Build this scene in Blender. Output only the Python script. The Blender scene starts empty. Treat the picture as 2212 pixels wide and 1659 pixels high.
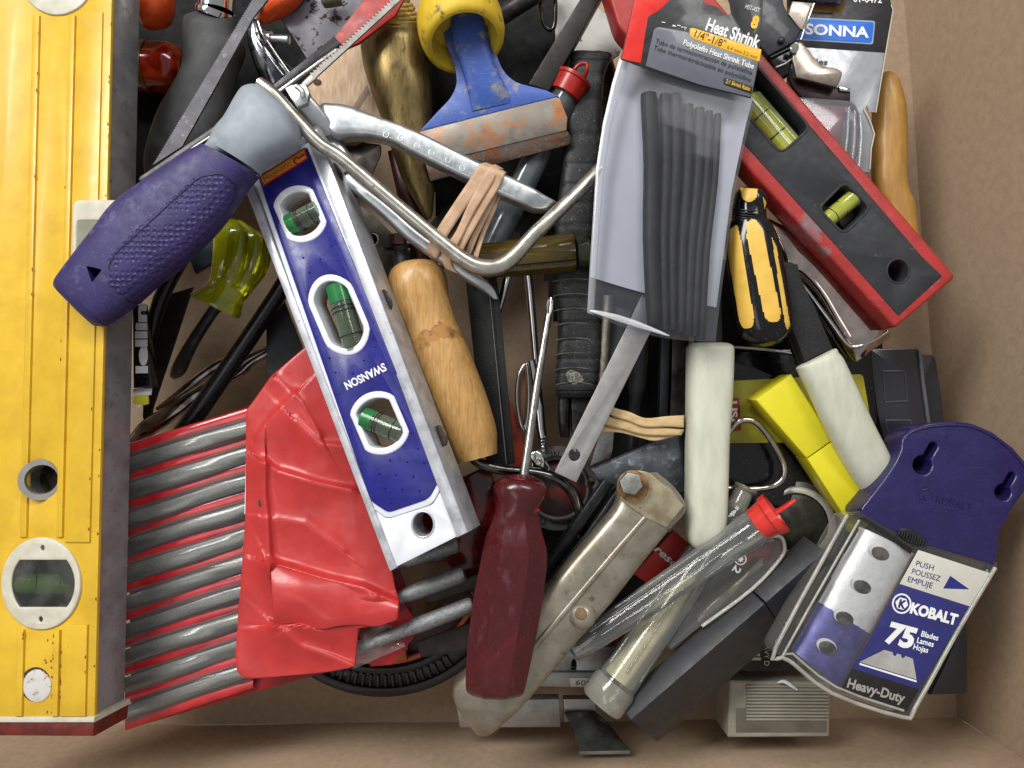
import bpy, bmesh, math, random
import numpy as np
from mathutils import Vector, Matrix, noise

# units: 1 blender unit is about one inch (tools in a cardboard box, seen from above)
random.seed(7)
sc = bpy.context.scene
col = sc.collection
R = math.radians

# ---------------------------------------------------------------- camera
TILT = R(3.5)
CR = Matrix.Rotation(TILT, 3, 'X')
CP = CR @ Vector((0, 0, 16))
cam_d = bpy.data.cameras.new('camera')
cam_d.sensor_width = 36
cam_d.lens = 36 * 16 / 22.12
cam_d.clip_start = 0.5
cam_d.clip_end = 400
cam = bpy.data.objects.new('camera', cam_d)
cam.location = CP
cam.rotation_euler = (TILT, 0, 0)
col.objects.link(cam)
sc.camera = cam

# ---------------------------------------------------------------- world and lamps (indoor, ceiling fixtures)
w = bpy.data.worlds.new('World')
sc.world = w
w.use_nodes = True
wn = w.node_tree
wb = wn.nodes['Background']
tc = wn.nodes.new('ShaderNodeTexCoord')
sx = wn.nodes.new('ShaderNodeSeparateXYZ')
rp = wn.nodes.new('ShaderNodeValToRGB')
rp.color_ramp.elements[0].position = 0.0
rp.color_ramp.elements[0].color = (0.36, 0.355, 0.35, 1)
rp.color_ramp.elements[1].position = 1.0
rp.color_ramp.elements[1].color = (0.5, 0.505, 0.52, 1)
wn.links.new(tc.outputs['Generated'], sx.inputs[0])
wn.links.new(sx.outputs['Z'], rp.inputs[0])
wn.links.new(rp.outputs[0], wb.inputs['Color'])
wb.inputs['Strength'].default_value = 0.74

def area(name, loc, tgt, sx_, sy_, power, colr=(1, 1, 1), roll=0):
    d = bpy.data.lights.new(name, 'AREA')
    d.shape = 'RECTANGLE'
    d.size, d.size_y = sx_, sy_
    d.energy = power
    d.color = colr
    o = bpy.data.objects.new(name, d)
    o.location = loc
    q = (Vector(tgt) - Vector(loc)).to_track_quat('-Z', 'Y')
    o.rotation_euler = (q.to_matrix() @ Matrix.Rotation(roll, 3, 'Z')).to_euler()
    col.objects.link(o)
area('ceiling_lamp', (-40, 44, 60), (0, 0, 0), 52, 22, 64000, (1, 0.99, 0.97))
area('ceiling_lamp', (28, 54, 66), (0, 0, 0), 50, 16, 27000, (1, 0.99, 0.97))
area('ceiling_lamp', (-34, -20, 72), (0, 0, 0), 46, 14, 4000, (1, 0.99, 0.97))

sc.view_settings.view_transform = 'Standard'
sc.view_settings.look = 'None'
sc.view_settings.exposure = 0.14
sc.view_settings.gamma = 1.0
cy = sc.cycles
cy.max_bounces = 10
cy.diffuse_bounces = 3
cy.glossy_bounces = 4
cy.transmission_bounces = 8
cy.transparent_max_bounces = 16
cy.sample_clamp_indirect = 4
cy.caustics_reflective = False
cy.caustics_refractive = False
cy.use_denoising = True

# ---------------------------------------------------------------- geometry helpers
def P(u, v, z):
    """photo point (u,v on a 2212 x 1659 grid) at height z -> world"""
    d = CR @ Vector(((u - 1106) / 100, -(v - 829.5) / 100, -16))
    return CP + d * ((z - CP.z) / d.z)

def px(p):
    q = CR.transposed() @ (p - CP)
    k = -16 / q.z
    return 1106 + q.x * k * 100, 829.5 - q.y * k * 100

def bu(r, z):
    return r / 100 * (CP.z - z) / 16

def lp(a, b, t):
    return a + (b - a) * t

def cr(pts, n, closed=False):
    """Catmull-Rom resample of tuples"""
    a = [np.array(p, float) for p in pts]
    m = len(a)
    out = []
    rng = range(m if closed else m - 1)
    for i in rng:
        p0 = a[(i - 1) % m] if closed or i > 0 else a[0]
        p1 = a[i]
        p2 = a[(i + 1) % m]
        p3 = a[(i + 2) % m] if closed or i + 2 < m else a[-1]
        for k in range(n):
            t = k / n
            out.append(tuple(0.5 * (2 * p1 + (p2 - p0) * t + (2 * p0 - 5 * p1 + 4 * p2 - p3) * t * t + (3 * p1 - p0 - 3 * p2 + p3) * t ** 3)))
    if not closed:
        out.append(tuple(a[-1]))
    return out

def rc(pts, n=5):
    """polygon whose points may carry a corner radius (u,v,r)"""
    out = []
    m = len(pts)
    for i, p in enumerate(pts):
        if len(p) < 3:
            out.append((p[0], p[1]))
            continue
        a, b, c = np.array(pts[i - 1][:2], float), np.array(p[:2], float), np.array(pts[(i + 1) % m][:2], float)
        la, lc = np.linalg.norm(a - b), np.linalg.norm(c - b)
        r = min(p[2], la * .49, lc * .49)
        s, e = b + (a - b) / la * r, b + (c - b) / lc * r
        for k in range(n + 1):
            t = k / n
            out.append(tuple((1 - t) ** 2 * s + 2 * t * (1 - t) * b + t * t * e))
    return out

def ell(u, v, ru, rv=None, rot=0, n=28, a0=0, a1=360):
    rv = ru if rv is None else rv
    c, s = math.cos(R(rot)), math.sin(R(rot))
    out = []
    full = abs(a1 - a0) >= 360
    for i in range(n):
        t = R(a0 + (a1 - a0) * i / (n if full else n - 1))
        x, y = ru * math.cos(t), rv * math.sin(t)
        out.append((u + x * c - y * s, v + x * s + y * c))
    return out

def rect(u, v, wd, ht, rot=0, r=0):
    c, s = math.cos(R(rot)), math.sin(R(rot))
    out = []
    for x, y in ((-wd / 2, -ht / 2), (wd / 2, -ht / 2), (wd / 2, ht / 2), (-wd / 2, ht / 2)):
        p = (u + x * c - y * s, v + x * s + y * c)
        out.append(p + (r,) if r else p)
    return rc(out) if r else out

WL = {}
def mk(name, data, mat, parent=None, sm=35, label=None, cat=None, group=None, kind=None, mats=None):
    """link one mesh object made of the (verts, faces) lists in data"""
    if isinstance(data, tuple):
        data = [data]
    V, F = [], []
    for dv, df in data:
        o = len(V)
        V += dv
        F += [tuple(i + o for i in f) for f in df]
    if parent is not None:
        org = WL[parent.name]
    else:
        xs = np.array([tuple(v) for v in V])
        org = Vector((xs[:, 0].mean(), xs[:, 1].mean(), xs[:, 2].min()))
    me = bpy.data.meshes.new(name)
    me.from_pydata([tuple(Vector(v) - org) for v in V], [], F)
    bm = bmesh.new(); bm.from_mesh(me)
    bmesh.ops.recalc_face_normals(bm, faces=bm.faces)
    bm.to_mesh(me); bm.free()
    me.materials.append(mat)
    for m2 in mats or ():
        me.materials.append(m2)
    if sm:
        for p in me.polygons:
            p.use_smooth = True
        me.set_sharp_from_angle(angle=R(sm))
    ob = bpy.data.objects.new(name, me)
    col.objects.link(ob)
    if parent is not None:
        ob.parent = parent
        if parent.type == 'MESH':
            ob.location = (0, 0, 0)
        WL[ob.name] = org
    else:
        ob.location = org
        WL[ob.name] = org
    for k, val in (('label', label), ('category', cat), ('group', group), ('kind', kind)):
        if val:
            ob[k] = val
    return ob

def thing(name, label, cat, at, group=None):
    o = bpy.data.objects.new(name, None)
    o.empty_display_size = 0.3
    o.location = P(*at)
    col.objects.link(o)
    WL[o.name] = o.location.copy()
    o['label'] = label
    o['category'] = cat
    if group:
        o['group'] = group
    return o

def facemat(ob, idx, fn):
    """second material where fn(u, v, world normal z) holds"""
    org = WL[ob.name]
    for p in ob.data.polygons:
        c = p.center + org
        u, v = px(c)
        if fn(u, v, p.normal.z):
            p.material_index = idx

def inpoly(poly):
    poly = [p[:2] for p in poly]
    def f(u, v, nz):
        c = False
        j = len(poly) - 1
        for i in range(len(poly)):
            if (poly[i][1] > v) != (poly[j][1] > v) and u < (poly[j][0] - poly[i][0]) * (v - poly[i][1]) / (poly[j][1] - poly[i][1]) + poly[i][0]:
                c = not c
            j = i
        return c and nz > 0
    return f

def plane3(pts):
    A = np.array([[p.x, p.y, 1] for p in pts]); b = np.array([p.z for p in pts])
    s, *_ = np.linalg.lstsq(A, b, rcond=None)
    nrm = Vector((-s[0], -s[1], 1)).normalized()
    c = sum(pts, Vector()) / len(pts)
    X = Vector((1, 0, s[0])).normalized()
    Y = nrm.cross(X)
    return c, X, Y, nrm

def prismd(pts, z, t, bev=.02, holes=(), res=1):
    """flat plate seen as outline pts, top surface at z (number or function of u,v), t thick along its normal"""
    zf = z if callable(z) else (lambda u, v: z)
    loops = [[P(u, v, zf(u, v)) for u, v in rc(l)] for l in [pts] + list(holes)]
    c, X, Y, N = plane3(loops[0])
    cu = bpy.data.curves.new('tmp', 'CURVE')
    cu.dimensions = '2D'
    cu.fill_mode = 'BOTH'
    bev = min(bev, t * .45)
    cu.extrude = max(t / 2 - bev, 1e-4)
    cu.bevel_depth = bev
    cu.bevel_resolution = res
    cu.offset = -bev
    for l in loops:
        s = cu.splines.new('POLY')
        s.points.add(len(l) - 1)
        for q, p in zip(s.points, l):
            d = p - c
            q.co = (d.dot(X), d.dot(Y), 0, 1)
        s.use_cyclic_u = True
    ob = bpy.data.objects.new('tmp', cu)
    me = ob.to_mesh()
    bm = bmesh.new(); bm.from_mesh(me)
    bmesh.ops.remove_doubles(bm, verts=bm.verts, dist=1e-5)
    V = [c + X * v.co.x + Y * v.co.y + N * (v.co.z - t / 2) for v in bm.verts]
    bm.verts.index_update()
    F = [tuple(v.index for v in f.verts) for f in bm.faces]
    bm.free()
    ob.to_mesh_clear()
    bpy.data.objects.remove(ob)
    bpy.data.curves.remove(cu)
    return V, F

def ringface(rings, closed=False, cap=True):
    V, F = [], []
    n = len(rings[0])
    for r_ in rings:
        V += r_
    m = len(rings)
    for i in range(m if closed else m - 1):
        j = (i + 1) % m
        for k in range(n):
            l = (k + 1) % n
            F.append((i * n + k, i * n + l, j * n + l, j * n + k))
    if cap and not closed:
        F.append(tuple(range(n)))
        F.append(tuple((m - 1) * n + k for k in range(n)))
    return V, F

def sup(c, e):
    return math.copysign(abs(c) ** (2 / e), c)

def loftd(secs, e=2, n=20, sub=4, flute=None, ang=0):
    """body between two visible edges: secs = (lu,lv, ru,rv, z, h)"""
    s = cr(secs, sub) if sub > 1 else secs
    rings = []
    m = len(s)
    for i, (lu, lv, ru, rv, z, h) in enumerate(s):
        a, b = P(lu, lv, z), P(ru, rv, z)
        c = (a + b) / 2
        W = (b - a) / 2
        ring = []
        for k in range(n):
            t = 2 * math.pi * (k + ang) / n
            f = flute(t, i / (m - 1)) if flute else 1
            ring.append(c + W * sup(math.cos(t), e) * f + Vector((0, 0, h * sup(math.sin(t), e) * f)))
        rings.append(ring)
    return ringface(rings)

def tubed(pts, rad, n=14, sub=0, e=2, flat=1, closed=False, cap=True, rot=0, world=False):
    """round bar along (u,v,z) points; rad in photo pixels"""
    if not hasattr(rad, '__len__'):
        rad = [rad] * len(pts)
    q = [tuple(p) + (r_,) for p, r_ in zip(pts, rad)]
    if sub:
        q = cr(q, sub, closed)
    W = [P(a, b, c) for a, b, c, _ in q]
    rr = [bu(max(r_, .01), c) for _, _, c, r_ in q]
    rings = []
    m = len(W)
    pS = None
    for i in range(m):
        if closed:
            T = W[(i + 1) % m] - W[i - 1]
        else:
            T = W[min(i + 1, m - 1)] - W[max(i - 1, 0)]
        if T.length < 1e-9:
            T = W[min(i + 2, m - 1)] - W[max(i - 2, 0)]
        T.normalize()
        S = T.cross(Vector((0, 0, 1)))
        if S.length < 1e-3:
            S = T.cross(Vector((0, 1, 0)))
        S.normalize()
        N = S.cross(T)
        rings.append([W[i] + S * rr[i] * sup(math.cos(2 * math.pi * k / n + rot), e) + N * rr[i] * flat * sup(math.sin(2 * math.pi * k / n + rot), e) for k in range(n)])
    return ringface(rings, closed, cap)

def turnd(a, b, prof, n=24, e=2, flute=None, rot=0, cap=True):
    """turned body on the axis a->b (u,v,z); prof = (t along axis, radius in photo pixels); may fold back"""
    A, B = P(*a), P(*b)
    T = (B - A).normalized()
    S = T.cross(Vector((0, 0, 1)))
    if S.length < 1e-3:
        S = Vector((1, 0, 0))
    S.normalize()
    N = S.cross(T)
    k_ = bu(1, (a[2] + b[2]) / 2)
    rings = []
    for t, r_ in prof:
        c = A + (B - A) * t
        ring = []
        for k in range(n):
            th = 2 * math.pi * k / n + rot
            f = flute(th, t) if flute else 1
            ring.append(c + (S * sup(math.cos(th), e) + N * sup(math.sin(th), e)) * max(r_, .01) * k_ * f)
        rings.append(ring)
    return ringface(rings, cap=cap)

def sheetd(fn, nu, nv):
    V, F = [], []
    for j in range(nv + 1):
        for i in range(nu + 1):
            V.append(P(*fn(i / nu, j / nv)))
    for j in range(nv):
        for i in range(nu):
            a = j * (nu + 1) + i
            F.append((a, a + 1, a + nu + 2, a + nu + 1))
    return V, F

def solid(ob, t):
    m = ob.modifiers.new('thickness', 'SOLIDIFY')
    m.thickness = t
    m.offset = 0
    return ob

from mathutils.bvhtree import BVHTree
def draper(ob):
    """height of the top surface of ob under a photo point"""
    o = WL[ob.name]
    t = BVHTree.FromPolygons([v.co + o for v in ob.data.vertices], [tuple(p.vertices) for p in ob.data.polygons])
    def f(u, v, d=0):
        h = t.ray_cast(CP, (P(u, v, -1) - CP).normalized())
        return (u, v, h[0].z + d) if h[0] else None
    return f
TXT = {}
def textd(s, u, v, h, ang, z, width=None, bold=0.0, lift=.008, shear=0):
    """flat lettering: baseline start (u,v), cap height h px, direction ang (clockwise degrees in the photo)"""
    key = (s, bold, shear)
    if key not in TXT:
        cu = bpy.data.curves.new('tmp', 'FONT')
        cu.body = s
        cu.offset = bold
        cu.shear = shear
        cu.resolution_u = 3
        ob = bpy.data.objects.new('tmp', cu)
        me = ob.to_mesh()
        V = [(q.co.x, q.co.y) for q in me.vertices]
        F = [tuple(p.vertices) for p in me.polygons]
        ob.to_mesh_clear()
        bpy.data.objects.remove(ob)
        bpy.data.curves.remove(cu)
        TXT[key] = (V, F)
    V, F = TXT[key]
    zf = z if callable(z) else (lambda a, b: z)
    k = h / .70
    x0 = min(q[0] for q in V); x1 = max(q[0] for q in V)
    kx = k if width is None else width / (x1 - x0)
    c, si = math.cos(R(ang)), math.sin(R(ang))
    out = []
    for x, y in V:
        a, b = (x - x0) * kx, y * k
        uu, vv = u + a * c + b * si, v + a * si - b * c
        out.append(P(uu, vv, zf(uu, vv) + lift))
    return out, F

# ---------------------------------------------------------------- materials
def lin(c):
    c = c.lstrip('#')
    o = []
    for i in (0, 2, 4):
        x = int(c[i:i + 2], 16) / 255
        o.append(x / 12.92 if x <= .04045 else ((x + .055) / 1.055) ** 2.4)
    return tuple(o) + (1,)

MATS = {}
def M(name, c, r=.5, m=0., c2=None, ns=1.2, lo=.4, hi=.65, st=(1, 1, 1), bump=0., bs=12., tr=0., ior=1.46, coat=0., spot=None, dust=0., rv=.1, sss=0., hexa=0, det=6, scr=0., flute=0,  distort=0., alpha=1.):
    if name in MATS:
        return MATS[name]
    mt = bpy.data.materials.new(name)
    MATS[name] = mt
    mt.use_nodes = True
    nt = mt.node_tree
    N, L = nt.nodes, nt.links
    b = N['Principled BSDF']
    b.inputs['Metallic'].default_value = m
    b.inputs['IOR'].default_value = ior
    b.inputs['Transmission Weight'].default_value = tr
    b.inputs['Coat Weight'].default_value = coat
    b.inputs['Coat Roughness'].default_value = .08
    if sss:
        b.inputs['Subsurface Weight'].default_value = sss
        b.inputs['Subsurface Radius'].default_value = (.25, .2, .15)
        b.inputs['Subsurface Scale'].default_value = .3
    tco = N.new('ShaderNodeTexCoord')
    mp = N.new('ShaderNodeMapping')
    mp.inputs['Scale'].default_value = st
    mp.inputs['Location'].default_value = (random.random() * 9, random.random() * 9, random.random() * 9)
    L.new(tco.outputs['Object'], mp.inputs[0])
    def nz(scale, detail=6, rough=.6, vec=None):
        t = N.new('ShaderNodeTexNoise')
        t.inputs['Scale'].default_value = scale
        t.inputs['Detail'].default_value = detail
        t.inputs['Roughness'].default_value = rough
        t.inputs['Distortion'].default_value = distort
        L.new((vec or mp.outputs[0]), t.inputs['Vector'])
        return t.outputs['Fac']
    def ramp(fac, a, b_):
        t = N.new('ShaderNodeMapRange')
        t.inputs['From Min'].default_value = a
        t.inputs['From Max'].default_value = b_
        L.new(fac, t.inputs['Value'])
        return t.outputs[0]
    def mix(fac, A, B):
        t = N.new('ShaderNodeMix')
        t.data_type = 'RGBA'
        if isinstance(fac, float):
            t.inputs[0].default_value = fac
        else:
            L.new(fac, t.inputs[0])
        for idx, x in ((6, A), (7, B)):
            if isinstance(x, tuple):
                t.inputs[idx].default_value = x
            else:
                L.new(x, t.inputs[idx])
        return t.outputs[2]
    base = lin(c)
    c2 = lin(c2) if c2 else tuple(x * .82 for x in base[:3]) + (1,)
    cout = mix(ramp(nz(ns, det), lo, hi), base, c2)
    if spot:
        sc_, ss, sl, sh = spot
        cout = mix(ramp(nz(ss, 8, .65), sl, sh), cout, lin(sc_))
    if scr:
        m3 = N.new('ShaderNodeMapping')
        m3.inputs['Rotation'].default_value = (0, 0, .6)
        m3.inputs['Scale'].default_value = (1.2, 34, 6)
        L.new(tco.outputs['Object'], m3.inputs[0])
        t = N.new('ShaderNodeMath'); t.operation = 'MULTIPLY'; t.inputs[1].default_value = scr
        L.new(ramp(nz(1.6, 3, .6, m3.outputs[0]), .64, .72), t.inputs[0])
        cout = mix(t.outputs[0], cout, lin('b9b6b0'))
    if dust:
        d_ = N.new('ShaderNodeMath'); d_.operation = 'MULTIPLY'
        L.new(ramp(nz(26, 4, .7, tco.outputs['Object']), .63, .70), d_.inputs[0])
        d_.inputs[1].default_value = dust
        cout = mix(d_.outputs[0], cout, lin('b8b4ac'))
    L.new(cout, b.inputs['Base Color'])
    rr = N.new('ShaderNodeMapRange')
    rr.inputs['To Min'].default_value = max(.02, r - rv)
    rr.inputs['To Max'].default_value = min(1, r + rv)
    rr.inputs['From Min'].default_value = .3
    rr.inputs['From Max'].default_value = .7
    L.new(nz(5, 6), rr.inputs['Value'])
    L.new(rr.outputs[0], b.inputs['Roughness'])
    if bump or hexa:
        bn = N.new('ShaderNodeBump')
        bn.inputs['Strength'].default_value = bump or .6
        bn.inputs['Distance'].default_value = .03
        if flute:
            wv = N.new('ShaderNodeTexWave')
            wv.bands_direction = 'DIAGONAL'
            wv.inputs['Scale'].default_value = flute
            wv.inputs['Distortion'].default_value = .6
            L.new(tco.outputs['Object'], wv.inputs['Vector'])
            ad = N.new('ShaderNodeMath'); ad.operation = 'MULTIPLY_ADD'; ad.inputs[1].default_value = .35
            L.new(wv.outputs['Fac'], ad.inputs[0]); L.new(nz(bs, 5), ad.inputs[2])
            L.new(ad.outputs[0], bn.inputs['Height'])
        elif hexa:
            vt = N.new('ShaderNodeTexVoronoi')
            vt.inputs['Scale'].default_value = hexa
            vt.inputs['Randomness'].default_value = .25
            L.new(mp.outputs[0], vt.inputs['Vector'])
            L.new(ramp(vt.outputs['Distance'], .25, .5), bn.inputs['Height'])
        else:
            L.new(nz(bs, 5), bn.inputs['Height'])
        L.new(bn.outputs[0], b.inputs['Normal'])
    return mt

def clear(name, tint='ffffff', op=.1, c='ffffff', r=.12, edge=.35, bump=0., bs=3., var=0., vs=2., gi=1.5):
    """thin transparent plastic: mostly see-through, glossy, milky by op"""
    if name in MATS:
        return MATS[name]
    mt = bpy.data.materials.new(name)
    MATS[name] = mt
    mt.use_nodes = True
    nt = mt.node_tree
    N, L = nt.nodes, nt.links
    b = N['Principled BSDF']
    b.inputs['Base Color'].default_value = lin(c)
    b.inputs['Roughness'].default_value = r
    out = N['Material Output']
    t = N.new('ShaderNodeBsdfTransparent')
    t.inputs[0].default_value = lin(tint)
    mx = N.new('ShaderNodeMixShader')
    lw = N.new('ShaderNodeLayerWeight')
    lw.inputs['Blend'].default_value = .35
    mr = N.new('ShaderNodeMapRange')
    mr.inputs['To Min'].default_value = op
    mr.inputs['To Max'].default_value = min(1, op + edge)
    L.new(lw.outputs['Facing'], mr.inputs['Value'])
    fac = mr.outputs[0]
    if var:
        tco = N.new('ShaderNodeTexCoord')
        nz = N.new('ShaderNodeTexNoise')
        nz.inputs['Scale'].default_value = vs
        nz.inputs['Detail'].default_value = 6
        L.new(tco.outputs['Object'], nz.inputs['Vector'])
        r2 = N.new('ShaderNodeMapRange')
        r2.inputs['From Min'].default_value = .4
        r2.inputs['From Max'].default_value = .7
        r2.inputs['To Min'].default_value = 0
        r2.inputs['To Max'].default_value = var
        L.new(nz.outputs['Fac'], r2.inputs['Value'])
        ad = N.new('ShaderNodeMath'); ad.operation = 'ADD'; ad.use_clamp = True
        L.new(fac, ad.inputs[0]); L.new(r2.outputs[0], ad.inputs[1])
        fac = ad.outputs[0]
    if bump:
        tco = N.new('ShaderNodeTexCoord')
        nz = N.new('ShaderNodeTexNoise')
        nz.inputs['Scale'].default_value = bs
        nz.inputs['Detail'].default_value = 3
        L.new(tco.outputs['Object'], nz.inputs['Vector'])
        bn = N.new('ShaderNodeBump')
        bn.inputs['Strength'].default_value = bump
        bn.inputs['Distance'].default_value = .1
        L.new(nz.outputs['Fac'], bn.inputs['Height'])
        L.new(bn.outputs[0], b.inputs['Normal'])
    # a thin clear sheen from the gloss even where the sheet is see-through
    L.new(fac, mx.inputs[0])
    L.new(t.outputs[0], mx.inputs[1])
    L.new(b.outputs[0], mx.inputs[2])
    gl = N.new('ShaderNodeBsdfGlossy')
    gl.inputs['Roughness'].default_value = r
    if bump:
        L.new(bn.outputs[0], gl.inputs['Normal'])
    m2 = N.new('ShaderNodeMixShader')
    fr = N.new('ShaderNodeFresnel')
    fr.inputs['IOR'].default_value = gi
    L.new(fr.outputs[0], m2.inputs[0])
    L.new(mx.outputs[0], m2.inputs[1])
    L.new(gl.outputs[0], m2.inputs[2])
    L.new(m2.outputs[0], out.inputs['Surface'])
    return mt

# shared materials
STEEL = M('brushed_steel', 'a8a6a2', .28, 1, '8c8a86', 2, bump=.05, bs=40)
CHROME = M('chrome', 'd0d0d0', .09, 1, 'b8b8b8', 2, rv=.05)
ZINC = M('zinc_plate', 'c2c6c8', .34, .9, 'a9adaf', 3, rv=.08)
NICKEL = M('nickel', 'cfcabe', .3, .95, 'aaa498', 3, rv=.08, spot=('7a7466', 5, .62, .72))
ALU = M('aluminium', 'c3c4c8', .33, 1, 'a6a7ab', 3, st=(1, 1, 1), rv=.1, spot=('8d8d90', 14, .62, .7))
DSTEEL = M('dark_steel', '4a4a48', .35, 1, '2c2c2c', 3, spot=('75706a', 9, .6, .7))
GUN = M('gunmetal', '26262a', .35, .6, '17171a', 3, dust=.4)
BLACK = M('black_plastic', '101012', .38, 0, '19191c', 2, dust=.25, bump=.04, bs=30)
BLACKM = M('black_matt', '0c0c0d', .6, 0, '161616', 2, dust=.35)
BLACKG = M('black_gloss', '08080a', .16, 0, '101014', 2, dust=.3)
RUBBER = M('black_rubber', '2b2c2c', .62, 0, '3d3f3f', 2.5, bump=.12, bs=20, dust=.15)
WHITE = M('white_plastic', 'dfe2e4', .35, 0, 'd2d4d6', 2)
WHITEP = M('white_print', 'e6e6e4', .5, 0, 'dcdcda', 2)
BLACKP = M('black_print', '16161a', .5, 0, '101012', 2)

# ================================================================ the cardboard box
CARD = M('cardboard', 'a9927a', .88, 0, '9c866e', 5, bump=.07, bs=26, spot=('bda488', 55, .48, .72), rv=.05, det=9, scr=.2, flute=1.6)
FZ = -4.9
box = thing('cardboard_box', 'open brown cardboard box holding the whole jumble of tools', 'box', (1106, 830, FZ))
def slab(name, a, b, z0, z1, t, wav=.03):
    """upright cardboard wall from a to b (world xy), slightly bowed, thickness t outward"""
    a, b = Vector(a), Vector(b)
    d = (b - a); n_ = Vector((d.y, -d.x)).normalized()
    V, F = [], []
    nu, nv = 24, 10
    for s in (0, 1):
        for j in range(nv + 1):
            for i in range(nu + 1):
                p = a + d * (i / nu) + n_ * (s * t + wav * math.sin(math.pi * i / nu) * 2 + .03 * math.sin(i * .9 + j * .35))
                V.append(Vector((p.x, p.y, lp(z0 - .12, z1, j / nv))))
    o = (nu + 1) * (nv + 1)
    for s in (0, 1):
        for j in range(nv):
            for i in range(nu):
                q = s * o + j * (nu + 1) + i
                F.append((q, q + 1, q + nu + 2, q + nu + 1))
    for i in range(nu):
        for j in (0, nv):
            q = j * (nu + 1) + i
            F.append((q, q + 1, q + 1 + o, q + o))
    for j in range(nv):
        for i in (0, nu):
            q = j * (nu + 1) + i
            F.append((q, q + nu + 1, q + nu + 1 + o, q + o))
    return mk(name, (V, F), CARD, box, 40)
br = P(2066, 1548, FZ); tr_ = P(1950, 0, FZ)
dv = (tr_ - br).normalized()
tr2 = br + dv * 27
bl = P(-300, 1566, FZ)
slab('side_panel', (br.x, br.y), (tr2.x, tr2.y), FZ, 1.2, .16)
slab('side_panel', (bl.x - 1, bl.y), (br.x, br.y), FZ, 1.2, .16)
slab('side_panel', (tr2.x, tr2.y), (bl.x - 1, tr2.y), FZ, 1.2, .16)
slab('side_panel', (bl.x - 1, tr2.y), (bl.x - 1, bl.y), FZ, 1.2, .16)
V, F = [], []
for j in range(31):
    for i in range(31):
        x = lp(bl.x - 1.2, br.x + .2, i / 30); y = lp(br.y - .2, tr2.y + .2, j / 30)
        V.append(Vector((x, y, FZ + .02 * math.sin(x * .8 + y) )))
for j in range(30):
    for i in range(30):
        a = j * 31 + i
        F.append((a, a + 1, a + 32, a + 31))
mk('base_panel', (V, F), CARD, box, 40)

# ================================================================ yellow box-beam level
YEL = M('yellow_enamel', 'd4ac2b', .38, 0, 'c89f24', 1.6, coat=.12, spot=('8a6c34', 8, .69, .74), rv=.08, det=9, scr=.1)
MILL = M('milled_aluminium', '98989a', .36, .4, '7c7c7e', 1.5, st=(1, 1, 1), bump=.05, bs=25, spot=('5d5b5c', 6, .6, .75), rv=.1)
CREAM = M('cream_plastic', 'c9c5b4', .42, 0, 'bab4a0', 3, spot=('8f7a5c', 9, .68, .76))
VIAL_G = clear('green_fluid', '7ea050', .35, '6c8a48', .06, .3)
VIAL_Y = clear('lime_fluid', 'c8d060', .25, 'c4cc50', .06, .4)
ACRY = clear('clear_acrylic', 'f4f6f0', .05, 'ffffff', .05, .45)
uR = lambda v: 242 - .0252 * v
zl = lambda u, v, d=0: .5 + .21 * (u - uR(v)) / 100 + d
LY = thing('spirit_level', 'long yellow box-beam spirit level along the left wall of the box', 'spirit level', (100, 1550, -.6))
ho1, ho2, ho3 = ell(87, 1261, 80, 93), ell(89, 1036, 39, 43), ell(122, -68, 80, 93)
top = prismd([(-90, -90), (244, -90), (uR(1549), 1549), (-90, 1549)], zl, .1, .03, [ho1, ho2, ho3])
flat = [prismd([(uR(a) - 74, a), (uR(a) - 20, a), (uR(b) - 20, b), (uR(b) - 74, b)], lambda u, v: zl(u, v, .05), .06, .025) for a, b in ((26, 1172), (1350, 1549))]
flat2 = prismd([(-90, -90), (uR(-90) - 225, -90), (uR(1549) - 225, 1549), (-90, 1549)], lambda u, v: zl(u, v, .03), .06, .02)
ribs = []
for a, b in ((-93, -80), (-172, -157)):
    for v0, v1 in ((32, 1161), (1361, 1549)):
        ribs.append(prismd([(uR(v0) + a, v0), (uR(v0) + b, v0), (uR(v1) + b, v1), (uR(v1) + a, v1)], lambda u, v: zl(u, v, .07), .1, .03))
mk('body', [top], YEL, LY, 30)
for rb_ in ribs:
    mk('rib', rb_, YEL, LY, 30)
for fb in flat:
    mk('raised_band', fb, YEL, LY, 30)
mk('measuring_face', prismd([(-90, -90), (243, -90), (uR(1549) - 1, 1549), (-90, 1549)], lambda u, v: zl(u, v, -.1), .92, .03, [ho1, ho2, ho3]), MILL, LY, 30)
# end cap
RBR = M('dark_red_rubber', '6a2018', .5, 0, '4e160f', 3)
mk('end_gasket', prismd([(-90, 1549), (uR(1549) + 1, 1549), (uR(1549), 1561), (-90, 1561)], lambda u, v: zl(u, v, .03), 1.06, .02), CREAM, LY)
mk('end_cap', prismd([(-90, 1561), (uR(1549), 1561), (uR(1549) - 3, 1592), (-90, 1590)], lambda u, v: zl(u, v, .02), 1.04, .05), RBR, LY)
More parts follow.
